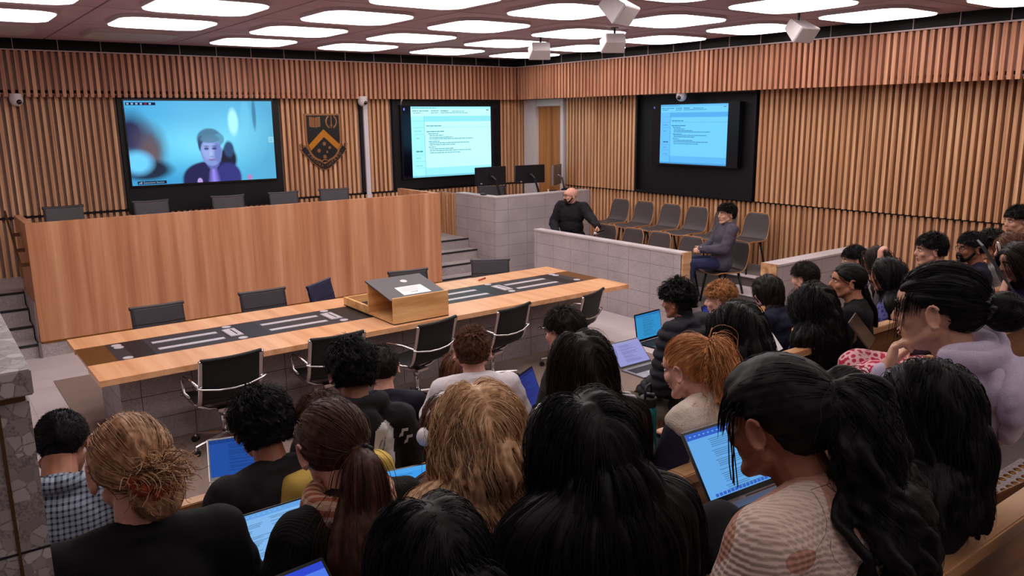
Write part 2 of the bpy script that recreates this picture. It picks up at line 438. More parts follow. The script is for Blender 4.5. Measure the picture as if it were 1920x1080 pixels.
# clerk's desk enclosure
f = MB(); f.box(7.74, 9.87, 10.75, 10.93, 0, 1.40); f.box(7.74, 7.90, 10.93, 11.97, 0, 1.40); o = struct(f, 'wall_desk', M['stone'])
g_ = MB(); g_.box(7.735, 9.87, 10.745, 10.96, 1.40, 1.425); g_.box(7.735, 7.92, 10.96, 11.975, 1.40, 1.425); g_.build('coping', M['stone_top'], o, bevel=.003)
# terrazzo parapet at the left edge
t = NT('terrazzo'); v = t.coords()
vo = t.n('ShaderNodeTexVoronoi'); vo.inputs['Scale'].default_value = 50; vo.inputs['Randomness'].default_value = 1; t.l(v, vo.inputs['Vector'])
ve = t.n('ShaderNodeTexVoronoi'); ve.feature = 'DISTANCE_TO_EDGE'; ve.inputs['Scale'].default_value = 50; t.l(v, ve.inputs['Vector'])
hs = t.n('ShaderNodeSeparateColor'); t.l(vo.outputs['Color'], hs.inputs[0])
tone = t.ramp(hs.outputs[0], [(0, L('8d8381')), (.5, L('aa9f9d')), (1, L('c9bfbd'))])
sm = t.ramp(t.noise(v, 240, 2), [(.35, L('776e6c')), (.65, L('a09593'))])
edge = t.math('LESS_THAN', ve.outputs['Distance'], .05); big = t.math('LESS_THAN', hs.outputs[1], .25)
t.color(t.mix(t.math('MAXIMUM', edge, big), tone, sm)); t.set(rough=.45, spec=.4); M['terrazzo'] = t.m
f = MB(); f.box(-1.6, .102, 1.372, 1.95, .72, 2.285); o = struct(f, 'wall_parapet', M['terrazzo'])
g_ = MB(); g_.box(-1.6, .108, 1.35, 1.97, 2.30, 2.34); g_.build('coping', M['terrazzo'], o, bevel=.002)
g_ = MB(); g_.box(-1.6, .098, 1.376, 1.94, 2.285, 2.30); g_.box(.058, .0625, 1.3695, 1.38, .95, 2.285); g_.build('bronze_trim', M['bronze'], o)
g_ = MB()
for z in (2.04, 1.79, 1.54): g_.box(-1.6, .1025, 1.3712, 1.38, z, z+.004)
g_.build('joint', M['nosing'], o)
# tactile paving strip of brass studs at the head of the aisle
def studs(x0, x1, y0, y1, z, n):
    t = empty('tactile_paving', ((x0+x1)/2, (y0+y1)/2, z), 0, 'strip of round brass warning studs on the grey step at the aisle', 'tactile paving')
    m = MB(); m.box(x0-t.location.x-.04, x1-t.location.x+.04, y0-t.location.y-.04, y1-t.location.y+.04, .0, .003); m.build('strip', M['step'], t)
    proto = None
    for i in range(int((x1-x0)/.058)+1):
        for j in range(int((y1-y0)/.058)+1):
            if proto is None:
                m = MB(); m.tube([(0, 0, 0), (0, 0, .004), (0, 0, .006)], [.0175, .0155, .011], 16); proto = m.build('stud', M['brass'], t, smooth=False); s_ = proto
            else: s_ = proto.copy(); link(s_, t)
            s_.location = (x0+i*.058-t.location.x, y0+j*.058-t.location.y, .003)
studs(3.25, 4.36, 1.22, 1.46, .95, 0)
# door in the right wall
f = MB(); f.box(PX-.02, PX+.12, 11.42, 11.50, PLAT, 3.05); f.box(PX-.02, PX+.12, 12.22, 12.60, PLAT, 3.05); f.box(PX-.018, PX+.12, 11.501, 12.219, 2.92, 3.05)
f.box(PX-.035, PX-.021, 12.225, 12.27, PLAT, 2.97)
o = struct(f, 'door_1', M['white'], bevel=.004)
f = MB(); f.box(PX+.05, PX+.09, 11.50, 12.22, PLAT, 2.92); f.build('door_leaf', M['doorwood'], o)
f = MB(); f.cyl((PX+.02, 11.58, 1.66), (PX+.05, 11.58, 1.66), .012); f.tube([(PX+.02, 11.58, 1.66), (PX+.02, 11.71, 1.66)], .01); f.build('door_handle', M['steel'], o)
# ------------------------------------------------------------------ judges' bench
t = empty('judges_bench', (3.76, 10.54, 0), 0, 'long timber judges bench with a tall front panel on a granite plinth', 'bench')
def rel(mb, t): 
    for V in mb.v: V -= np.array(t.location)
    return mb
m = MB(); m.box(.985, 6.53, 10.54, 10.60, .19, 1.588); rel(m, t).build('front_panel', M['panel'], t, bevel=.002)
m = MB(); m.prism([(.985, 10.601, .19), (.985, 10.601, 1.588), (.985, 11.66, 1.588), (.985, 11.66, .66), (.985, 11.4, .60), (.985, 10.85, .19)], (.08, 0, 0)); rel(m, t).build('end_panel', M['panel'], t, bevel=.002)
m = MB(); m.box(6.45, 6.53, 10.601, 11.74, .65, 1.588); rel(m, t).build('end_panel', M['panel'], t, bevel=.002)
m = MB(); m.box(1.07, 6.45, 10.601, 11.20, 1.34, 1.38); rel(m, t).build('desk_top', M['panel'], t)
m = MB(); m.box(1.0, 6.53, 10.535, 10.56, .168, .192); rel(m, t).build('brass_strip', M['brass'], t)
m = MB(); m.box(.97, 6.50, 10.545, 10.60, 0, .17); rel(m, t).build('plinth', M['step'], t)
m = MB(); m.box(.955, .985, 10.53, 10.55, 0, .19); rel(m, t).build('corner_post', M['steel'], t)
# handrail of flat bronze bar on the left end
t = empty('handrail', (.93, 11.0, .65), 0, 'flat bronze stair handrail fixed to the left end of the judges bench', 'handrail')
m = MB(); a, b = np.array((.90, 11.55, 1.62)), np.array((.90, 10.50, 1.08))
m.prism([(.885, 11.62, 1.60), (.885, 11.62, 1.66), (.885, 10.56, 1.12), (.885, 10.56, .96), (.885, 10.60, .96), (.885, 10.62, 1.09)], (.02, 0, 0)); rel(m, t).build('rail', M['bronze'], t, bevel=.004)
for y in (11.25, 10.95, 10.68):
    z = 1.61-(11.62-y)*.51; m = MB(); m.box(.895, .985, y-.02, y+.02, z-.05, z-.01); rel(m, t).build('bracket', M['bronze'], t)

# ------------------------------------------------------------------ conference table
t = empty('conference_table', (3.85, 7.41, 0), 0, 'long pale timber courtroom table with a charcoal power inlay on a granite base', 'table')
X0, X1, Y0, Y1, ZT = .97, 6.73, 6.64, 8.18, .74
IY0, IY1 = 7.14, 7.76
m = MB(); m.box(X0, X1, Y0, IY0, ZT-.05, ZT); m.box(X0, X1, IY1, Y1, ZT-.05, ZT); m.box(X0+.01, X1-.01, IY0, IY1, ZT-.05, ZT-.008)
rel(m, t).build('table_top', M['table'], t, bevel=.0015)
m = MB(); m.box(1.17, 6.38, 7.02, 7.92, 0, ZT-.05); rel(m, t).build('base', M['stone_base'], t)
for x0, x1 in ((X0+.004, 1.21), (6.50, X1-.004)):
    m = MB(); m.box(x0, x1, IY0+.002, IY1-.002, ZT-.012, ZT-.002); rel(m, t).build('brass_plate', M['brass'], t)
m = MB(); m.box(1.212, 6.498, IY0+.002, IY1-.002, ZT-.012, ZT-.002); rel(m, t).build('inlay_panel', M['inlay'], t)
for x0, x1 in ((1.34, 1.52), (2.345, 2.55), (3.37, 3.62), (5.16, 5.35), (6.2, 6.37)):
    m = MB(); m.box(x0, x1, IY0+.004, IY1-.004, ZT-.004, ZT-.0005); rel(m, t).build('access_hatch', M['inlay_dark'], t)
for x0, x1 in ((1.565, 2.145), (2.575, 3.16), (4.35, 5.135), (5.56, 6.17)):
    for y in (7.31, 7.555):
        m = MB(); m.box(x0, x1, y-.033, y+.033, ZT-.004, ZT+.002); rel(m, t).build('power_bar', M['steel_plate'], t, bevel=.0015)
for x in (2.26, 3.265, 5.43):
    m = MB(); m.box(x-.062, x+.062, 7.30, 7.585, ZT-.004, ZT+.010); b = rel(m, t).build('speaker_box', M['steel_plate'], t, bevel=.004)
    m = MB(); m.box(x+.005, x+.018, 7.34, 7.545, ZT+.010, ZT+.0115); rel(m, t).build('slot', M['rubber'], b)
for x, y in ((1.29, 7.665), (1.295, 7.585), (1.29, 7.19), (2.28, 7.695), (2.28, 7.205), (3.30, 7.70), (3.30, 7.22), (5.42, 7.715), (5.42, 7.235), (6.42, 7.71), (6.42, 7.63), (6.44, 7.25)):
    m = MB(); m.cyl((x, y, ZT-.003), (x, y, ZT+.003), .042, 28); rel(m, t).build('grommet', M['steel_plate'], t)

# ------------------------------------------------------------------ table lectern
t = empty('lectern', (3.89, 7.26, ZT+.003), 0, 'timber table lectern with a sloping charcoal top and open side', 'lectern')
lx0, lx1 = 3.585, 4.215
m = MB(); m.box(lx0, lx1, 6.70, 6.725, .765, 1.005); rel(m, t).build('front_panel', M['lectern'], t, bevel=.0015)
m = MB(); m.box(lx0, lx1, 7.225, 7.25, .765, 1.075); rel(m, t).build('rear_panel', M['lectern'], t)
m = MB(); m.box(lx0, lx1, 6.70, 7.25, .75, .768); rel(m, t).build('bottom_board', M['lectern'], t)
m = MB(); m.prism([(lx1-.02, 6.725, .768), (lx1-.02, 7.225, .768), (lx1-.02, 7.225, 1.06), (lx1-.02, 6.725, .965)], (.02, 0, 0)); rel(m, t).build('side_panel', M['lectern'], t)
m = MB(); m.box(3.86, 3.88, 6.95, 7.225, .768, 1.0); rel(m, t).build('inner_divider', M['lectern'], t)
m = MB(); m.box(lx0, lx1, 6.70, 7.82, .743, .752); rel(m, t).build('base_mat', M['rubber'], t)
m = MB(); m.box(lx0, lx0+.03, 7.25, 7.82, .752, .832); m.box(lx1-.03, lx1, 7.25, 7.82, .752, .832); m.box(lx0+.03, lx1-.03, 7.79, 7.82, .752, .832); rel(m, t).build('tray', M['lectern'], t)
SL = math.atan2(1.083-.972, .53)
def slope_z(y): return .982+(y-6.725)*math.tan(SL)
m = MB(); m.prism([(lx0-.008, 6.727, slope_z(6.727)-.016), (lx0-.008, 7.275, slope_z(7.275)-.016), (lx0-.008, 7.275, slope_z(7.275)), (lx0-.008, 6.727, slope_z(6.727))], (lx1-lx0+.012, 0, 0))
rel(m, t).build('sloping_top', M['leadtop'], t, bevel=.001)
m = MB(); n_ = np.array((0, -math.sin(SL), math.cos(SL))); c_ = np.array((3.945, 7.13, slope_z(7.13))); m.tube([c_-n_*.002, c_+n_*.003], [.037, .037], 28); rel(m, t).build('grommet', M['steel_plate'], t)
# sheet of paper on the lectern
t = empty('paper_sheet', (3.93, 6.9, slope_z(6.9)), 0, 'printed white sheet of paper lying on the sloping lectern top', 'paper')
def onslope(x, y, h): return np.array((x, y, slope_z(y)))+n_*h
m = MB(); m.prism([onslope(x, y, .0012) for x, y in ((3.765, 6.80), (4.08, 6.80), (4.065, 7.0), (3.765, 7.0))], n_*.0012); rel(m, t).build('sheet', M['paper'], t)
m = MB()
for i in range(9):
    y = 6.975-i*.0115; m.prism([onslope(x, q, .0026) for x, q in ((3.80, y), (4.03-.03*(i % 3), y), (4.03-.03*(i % 3), y-.003), (3.80, y-.003))], n_*.0002)
rel(m, t).build('printed_lines', plain('print_grey', (150, 146, 150), .7, nz=0), t)
for k, (x, c) in enumerate(((3.875, (190, 60, 50)), (3.895, (60, 60, 80)), (3.918, (40, 40, 60)), (3.938, (30, 30, 34)))):
    m = MB(); m.prism([onslope(x+a, y, .0026) for a, y in ((0, 6.845), (.014, 6.845), (.014, 6.860), (0, 6.860))], n_*.0003); rel(m, t).build('printed_mark', plain('print_%d' % k, c, .7, nz=0), t)
t = empty('marker_pen', (5.53, 8.0, ZT), rad(25), 'small red marker pen lying on the far side of the table', 'pen')
m = MB(); m.cyl((-.075, 0, .008), (.045, 0, .008), .008, 12); m.build('barrel', plain('pen_red', (168, 44, 34), .35, nz=0), t)
m = MB(); m.cyl((.045, 0, .008), (.085, 0, .008), .009, 12); m.build('cap', plain('pen_cap', (120, 30, 26), .35, nz=0), t)

# ------------------------------------------------------------------ swivel chairs
def office_chair(seat_mat, padded, lift=0.0):
    """low-back aluminium swivel armchair facing +Y, origin on the floor under the column"""
    t = empty('swivel_chair')
    zs = .43+lift; hw = .258 if padded else .235
    # side profile of the sling (y, z)
    prof = [(.235, zs+.005), (.225, zs+.03), (.19, zs+.038), (.08, zs+.022), (-.06, zs+.008), (-.15, zs+.012), (-.205, zs+.045), (-.235, zs+.12), (-.262, zs+.24), (-.29, zs+.36), (-.305, zs+.425)]
    P = np.array(prof); tt = np.linspace(0, 1, len(P)); ts = np.linspace(0, 1, 34)
    P = np.column_stack([np.interp(ts, tt, P[:, 0]), np.interp(ts, tt, P[:, 1])])
    for _ in range(2): P[1:-1] = (P[:-2]+2*P[1:-1]+P[2:])/4
    k = 13; S = np.zeros((len(P), k, 3))
    for j in range(k):
        u = -1+2*j/(k-1); S[:, j, 0] = u*hw; S[:, j, 1] = P[:, 0]-.012*(1-u*u); S[:, j, 2] = P[:, 1]-.008*(1-u*u)
    m = MB(); m.sheet(S[:22], .026 if padded else .008); m.build('seat', seat_mat, t, smooth=True)
    m = MB(); m.sheet(S[21:], .030 if padded else .008)
    b = m.build('backrest', seat_mat, t, smooth=True)
    m = MB(); top = S[-1]; m.tube([top[0]+(-.012, 0, 0), *top, top[-1]+(.012, 0, 0)], .016 if not padded else .019, 10); m.build('top_roll', seat_mat, b, smooth=True)
    if padded:
        m = MB()
        for i in (24, 27): m.tube(S[i]+np.array((0, .018, 0)), .004, 6); m.tube(S[i]-np.array((0, .018, 0)), .004, 6)
        m.build('seam', M['rubber'], b)
    else:
        m = MB(); m.box(-hw, hw, -.325, -.30, zs+.36, zs+.43); 
    for sx in (-1, 1):
        m = MB(); m.tube([(sx*(hw+(.014 if not padded else -.03)), y-(.03 if padded else 0), z-(.012 if padded else 0)) for y, z in P[::2]]+[(sx*(hw+(.014 if not padded else -.03)), P[-1][0]-(.03 if padded else 0), P[-1][1]-(.05 if padded else 0))], .020 if not padded else .012, 8, flat=.6, up=(0, -1, .3)); f_ = m.build('side_frame', M['chrome'], t, smooth=True)
        if padded: continue
        m = MB(); m.tube([(sx*(hw+.012), -.245, zs+.16), (sx*(hw+.03), -.25, zs+.20), (sx*(hw+.034), -.10, zs+.215), (sx*(hw+.034), .10, zs+.205), (sx*(hw+.032), .16, zs+.16), (sx*(hw+.03), .12, zs+.06), (sx*(hw+.012), .06, zs+.025)], .0115, 8)
        m.build('armrest', M['chrome'], t, smooth=True)
    m = MB()
    if padded: m.tube([(-hw+.03, -.27, zs+.12), (0, -.30, zs+.11), (hw-.03, -.27, zs+.12)], .012, 8)
    else: m.tube([(-hw-.05, -.265, zs+.195), (-hw-.012, -.275, zs+.185), (-.12, -.305, zs+.165), (0, -.312, zs+.160), (.12, -.305, zs+.165), (hw+.012, -.275, zs+.185), (hw+.05, -.265, zs+.195)], .016, 8, flat=.6); m.build('back_stretcher', M['chrome'], t, smooth=True)
    m = MB(); m.tube([(-hw-.01, -.07, zs+.0), (-.14, -.05, zs-.06), (-.05, -.02, zs-.085), (.05, -.02, zs-.085), (.14, -.05, zs-.06), (hw+.01, -.07, zs+.0)], .014, 8)
    m.box(-.07, .07, -.09, .09, zs-.10, zs-.075); m.build('spreader', M['chrome'], t, smooth=False)
    m = MB(); m.cyl((0, 0, .08), (0, 0, zs-.08), .024, 16); m.cyl((0, 0, zs-.16), (0, 0, zs-.09), .03, 16); m.build('column', M['chrome'], t, smooth=True)
    ba = MB(); ba.cyl((0, 0, .065), (0, 0, .125), .034, 16)
    for i in range(5):
        a = rad(198)+i*2*PI/5; c, s_ = math.cos(a), math.sin(a)
        ba.tube([(.02*c, .02*s_, .105), (.16*c, .16*s_, .092), (.30*c, .30*s_, .075)], [.022, .018, .014], 8)
    sb = ba.build('star_base', M['chrome'], t, smooth=False)
    for i in range(5):
        a = rad(198)+i*2*PI/5; c, s_ = math.cos(a), math.sin(a); p = np.array((.295*c, .295*s_, 0)); q = np.array((-s_, c, 0))
        m = MB()
        for e in (-1, 1): m.cyl(p+q*e*.006+(0, 0, .027), p+q*e*.026+(0, 0, .027), .027, 18)
        w_ = m.build('caster', M['rubber'], t)
        m = MB(); m.obox(p+np.array((0, 0, .045)), (.024, .022, .010), np.array([[c, -s_, 0], [s_, c, 0], [0, 0, 1]])); m.cyl(p+(0, 0, .05), p+(0, 0, .075), .008, 8); m.build('caster_hood', M['chrome'], w_)
    return t
def put(proto, used, x, y, z, rz, label, cat, group):
    o = copy_tree(proto) if used else proto
    o.location = (x, y, z); o.rotation_euler = (0, 0, rz); tag(o, label, cat, group); return o
CH = office_chair(M['mesh'], False)
near = [(1.865, 6.58, 3, 'black mesh swivel chair at the near side of the table, closest to its left end'),
        (2.82, 6.60, -2, 'black mesh swivel chair at the near side of the table, second from its left end'),
        (3.68, 6.46, 14, 'black mesh swivel chair turned slightly, drawn up by the lectern front'),
        (4.58, 6.46, 14, 'black mesh swivel chair at the near side of the table, second from its right end'),
        (5.60, 6.44, 22, 'black mesh swivel chair turned out at the right end of the table')]
for i, (x, y, a, lab) in enumerate(near): put(CH, i, x, y, .006, rad(a), lab, 'chair', 'black mesh chairs along the near side of the table')
CF_ = office_chair(M['leather'], True, -.03)
far = [(1.89, 180, 'charcoal padded chair behind the left end of the table, back to the bench'),
       (3.01, 180, 'charcoal padded chair at the far side of the table, left of the navy chair'),
       (4.84, 172, 'charcoal padded chair behind the table, partly hidden by the lectern'),
       (5.98, 150, 'charcoal padded chair at the far side of the table, in front of the steps')]
for i, (x, a, lab) in enumerate(far): put(CF_, i, x, 8.40, -.035+.041, rad(a), lab, 'chair', 'padded chairs along the far side of the table')
NV = office_chair(M['leather_navy'], True, -.02); put(NV, 0, 3.86, 8.43, .006, rad(218), 'dark navy chair turned sideways at the far side of the table', 'chair', 'padded chairs along the far side of the table')
for i, (x, lab) in enumerate(((1.60, 'grey chair behind the bench, nearest the bronze handrail'), (2.71, 'grey chair behind the bench below the left half of the call screen'),
        (3.77, 'grey chair behind the bench below the right half of the call screen'), (4.66, 'grey chair behind the bench between the call screen and the crest'), (5.44, 'grey chair behind the bench below the crest'))):
    o = put(CF_, 1, x, 11.86, PLAT+.06, rad(180+(0, 2, -3, 2, -12)[i]), lab, 'chair', 'grey chairs behind the judges bench'); o.scale = (.92, .92, 1.09)
o = put(CF_, 1, 8.42, 11.62, PLAT, rad(165), 'dark chair behind the clerk desk monitors', 'chair', None); o.scale = (1, 1, 1.02)

# ------------------------------------------------------------------ jury chairs
def shell_chair():
    """moulded shell chair facing +Y, origin on the floor"""
    t = empty('shell_chair')
    prof = [(.235, .425), (.22, .448), (.12, .448), (-.04, .436), (-.13, .445), (-.185, .49), (-.215, .58), (-.24, .70), (-.262, .80)]
    P = np.array(prof); ts = np.linspace(0, 1, 30); tt = np.linspace(0, 1, len(P))
    P = np.column_stack([np.interp(ts, tt, P[:, 0]), np.interp(ts, tt, P[:, 1])])
    for _ in range(3): P[1:-1] = (P[:-2]+2*P[1:-1]+P[2:])/4
    k = 13; S = np.zeros((30, k, 3))
    for i in range(30):
        e = min(i, 29-i)/4.0; cut = .05*(1-min(e, 1))**2
        hw = (.225 if i < 14 else .225-.022*(i-14)/15)-cut
        for j in range(k):
            u = -1+2*j/(k-1); S[i, j] = (u*hw, P[i, 0]-(.02*(1-u*u) if i > 13 else 0), P[i, 1]-(.014*(1-u*u) if i < 16 else 0))
    m = MB(); m.sheet(S[:16], .012); seat = m.build('seat', M['shell'], t, smooth=True)
    m = MB(); m.sheet(S[15:], .012); back = m.build('backrest', M['shell'], t, smooth=True)
    for part, sl in ((seat, slice(0, 16)), (back, slice(15, 30))):
        E_ = S[sl]; ring = [*E_[:, 0]] + ([*E_[-1, 1:-1]] if part is back else []) + [*E_[::-1, -1]]
        if part is seat: ring = [*E_[::-1, 0]]+[*E_[0, 1:-1]]+[*E_[:, -1]]
        m = MB(); m.tube(ring, .0075, 6); m.build('plywood_edge', M['ply'], part, smooth=True)
    for sx in (-1, 1):
        for y0, y1 in ((.16, .215), (-.12, -.215)):
            m = MB(); m.tube([(sx*.15, y0, .43), (sx*.19, y1, .0)], [.018, .013], 8); m.build('leg', M['legblack'], t, smooth=True)
    m = MB(); m.box(-.16, .16, .13, .17, .41, .43); m.box(-.16, .16, -.14, -.10, .41, .43); m.build('under_frame', M['legblack'], t)
    return t
SC = shell_chair(); u_ = 0
G1, G2 = 'shell chairs along the slatted wall', 'shell chairs behind the low granite wall'
for y, lab in ((9.61, 'rear-row brown shell chair closest to the clerk desk'), (9.06, 'rear-row brown shell chair, second from the clerk desk'), (8.49, 'rear-row brown shell chair, third from the clerk desk'),
               (7.96, 'rear-row brown shell chair under the wall screen, fourth from the clerk desk'), (7.42, 'rear-row brown shell chair partly hidden behind the man in the slate jacket'), (6.88, 'rear-row brown shell chair behind the man in the slate jacket, last of its row')):
    put(SC, u_, 9.27, y, .556, rad(90), lab, 'chair', G1); u_ = 1
for y, lab in ((9.62, 'shell chair the bald man in black sits on'), (8.87, 'front-row shell chair the bald man rests his arm on'), (8.31, 'front-row shell chair right of the one under the arm'), (7.78, 'front-row shell chair with two empty chairs between it and the bald man'),
               (7.20, 'front-row empty shell chair next to the man in the slate jacket'), (6.62, 'shell chair the man in the slate jacket sits on')):
    man = 'slate jacket sits' in lab
    put(SC, u_, 8.40 if man else 8.26, 6.56 if man else y, .28, rad(74 if man else 90), lab, 'chair', G2)

# ------------------------------------------------------------------ screens
def paint(name, w, h, nx, ny, fn, mat, parent):
    """a lit panel in the x,z plane facing -Y, its picture in a colour attribute; fn(u,v)->linear rgb arrays (u right, v up)"""
    xs = np.linspace(-w/2, w/2, nx); zs = np.linspace(0, h, ny)
    V = np.array([(x, 0, z) for z in zs for x in xs]); F = [(j*nx+i, j*nx+i+1, (j+1)*nx+i+1, (j+1)*nx+i) for j in range(ny-1) for i in range(nx-1)]
    me = bpy.data.meshes.new(name); me.from_pydata(V.tolist(), [], F)
    U, Vv = np.meshgrid(np.linspace(0, 1, nx), np.linspace(0, 1, ny)); col = np.ones((nx*ny, 4)); col[:, :3] = fn(U.ravel(), Vv.ravel())
    a = me.color_attributes.new('Col', 'FLOAT_COLOR', 'POINT'); a.data.foreach_set('color', col.ravel())
    return obj(name, me, mat, parent)
def S3(c): return np.array(L(c)[:3])
def blob(u, v, cu, cv, ru, rv, soft=1.0, p=2): 
    d = ((np.abs(u-cu)/ru)**p+(np.abs(v-cv)/rv)**p)**(1/p); return np.clip((1-d)/(.5*soft)+.5, 0, 1)
def over(c, m, col): return c*(1-m[:, None])+np.asarray(col)[None, :]*m[:, None]
def call_picture(u, v):
    c = np.zeros((len(u), 3))+S3((70, 178, 224)); g = np.clip(v, 0, 1)
    c = over(c, np.clip(u*1.3-.45, 0, 1)*.75, S3((84, 152, 186))); c = over(c, blob(u, v, .52, .62, .34, .42, 2)*.7, S3((126, 220, 246)))
    c = over(c, blob(u, v, .35, .95, .5, .3, 2)*.5, S3((52, 140, 200))); c = over(c, np.clip(.35-v, 0, .35)*1.6*(u < .5), S3((40, 112, 176)))
    c = over(c, blob(u, v, .71, .74, .035, .16, 1)*.95, S3((168, 238, 252)))
    c = over(c, blob(u, v, .865, .84, .014, .2, 1)*.7, S3((44, 92, 128))); c = over(c, blob(u, v, .80, .80, .035, .2, 1)*.4, S3((110, 200, 232)))
    c = over(c, blob(u, v, .02, .60, .11, .24, 1.8), S3((24, 32, 72))); c = over(c, blob(u, v, .125, .44, .10, .26, 1.8)*.9, S3((70, 66, 92))); c = over(c, blob(u, v, .14, .36, .06, .2, 1.8)*.8, S3((100, 80, 82)))
    c = over(c, blob(u, v, .10, .18, .16, .12, 1)*.95, S3((16, 22, 46))); c = over(c, blob(u, v, .05, .27, .09, .13, 1.4), S3((104, 198, 246)))
    c = over(c, blob(u, v, .655, .28, .06, .15, .7), S3((20, 24, 48))); c = over(c, blob(u, v, .665, .40, .035, .10, .8), S3((36, 70, 110)))
    # shoulders, shirt, neck, head, hair
    c = over(c, blob(u, v, .53, .02, .20, .24, .2, 2.3), S3((28, 30, 76))); c = over(c, blob(u, v, .65, .05, .09, .18, .4), S3((46, 48, 120)))
    c = over(c, np.clip(1-np.abs(u-.545)/(.022+.11*np.clip(.24-v, 0, 1))*1.0, 0, 1)*(v < .26)*2.0.__class__(1), S3((140, 132, 232)))
    c = over(c, blob(u, v, .545, .26, .048, .10, .4), S3((92, 100, 172)))
    c = over(c, blob(u, v, .535, .53, .088, .135, .3), S3((72, 116, 148))); c = over(c, blob(u, v, .60, .53, .036, .07, .6), S3((84, 146, 176))); c = over(c, blob(u, v, .475, .47, .022, .10, .5), S3((44, 68, 104)))
    c = over(c, blob(u, v, .540, .375, .074, .175, .2), S3((122, 142, 206))); c = over(c, blob(u, v, .522, .40, .045, .12, .8)*.55, S3((158, 178, 232))); c = over(c, blob(u, v, .585, .36, .026, .12, .8)*.55, S3((84, 100, 170)))
    c = over(c, blob(u, v, .535, .535, .066, .05, .6)*.9, S3((78, 124, 154)))
    for cu in (.508, .562): c = over(c, blob(u, v, cu, .415, .017, .016, .8)*.85, S3((36, 40, 92))); c = over(c, blob(u, v, cu, .445, .02, .010, .8)*.6, S3((66, 76, 128)))
    c = over(c, blob(u, v, .535, .345, .011, .06, 1)*.35, S3((182, 196, 240))); c = over(c, blob(u, v, .540, .315, .015, .012, 1)*.4, S3((92, 84, 150)))
    c = over(c, blob(u, v, .540, .275, .026, .013, .6)*.7, S3((120, 76, 140)))
    c = over(c, blob(u, v, .800, .035, .018, .035, .4), S3((170, 120, 178))); c = over(c, blob(u, v, .445, .01, .018, .045, .4), S3((176, 150, 214)))
    return np.clip(c, 0, 1)
M['call'] = emit_attr('call_picture', 1.2); M['slide'] = emit_attr('slide_picture', 1.15); M['ink'] = plain('screen_ink', (70, 110, 130), .3, nz=0)
def txt(name, s, size, loc, mat, parent, rot=(PI/2, 0, 0), align='LEFT', ext=0.0):
    cu = bpy.data.curves.new(name, 'FONT'); cu.body = s; cu.size = size; cu.align_x = align; cu.extrude = ext
    o = bpy.data.objects.new(name, cu); dg = bpy.context.evaluated_depsgraph_get(); C.objects.link(o); dg.update()
    me = bpy.data.meshes.new_from_object(o.evaluated_get(bpy.context.evaluated_depsgraph_get())); bpy.data.objects.remove(o)
    p = obj(name, me, mat, parent); p.location = loc; p.rotation_euler = rot; return p
t = empty('video_screen', (3.65, PY, 0), 0, 'large wall screen showing a video call of a person in a navy blazer', 'screen')
m = MB(); m.box(-1.15, 1.20, -.02, .07, 1.40, 3.06); m.build('surround', M['black'], t)
m = MB(); m.box(-1.09, 1.10, -.055, -.02, 1.775, 3.035); m.build('bezel', M['bezel'], t, bevel=.003)
p = paint('display', 2.145, 1.205, 240, 150, call_picture, M['call'], t); p.location = (0, -.0565, 1.803)
wt = emit('screen_white', (170, 205, 250), .8)
m = MB(); m.box(-1.055, -.65, -.0605, -.058, 2.945, 2.985); m.build('toolbar', emit('toolbar_dark', (20, 44, 90), .6), t)
for k in range(6): m = MB(); m.box(-1.04+k*.06, -1.01+k*.06, -.062, -.0606, 2.953, 2.977); m.build('toolbar_icon', wt if k != 4 else emit('icon_red', (200, 60, 90), .6), t)
m = MB(); m.box(-1.0, -.60, -.0605, -.058, 1.815, 1.86); m.build('name_strip', emit('name_dark', (22, 34, 60), .5), t)
txt('name_text', 'Genevieve Sexton', .040, (-.925, -.0612, 1.826), wt, t)
m = MB()
for k in range(3): m.box(-.985+k*.017, -.973+k*.017, -.0615, -.0606, 1.826, 1.838+k*.008)
m.build('signal_icon', wt, t)
m = MB(); m.box(.985, 1.07, -.0605, -.058, 2.37, 2.46); m.build('corner_tile', emit('tile_pale', (150, 224, 240), .9), t)
txt('tile_letter', 'G', .05, (1.008, -.0612, 2.395), emit('tile_ink', (96, 176, 200), .7), t)

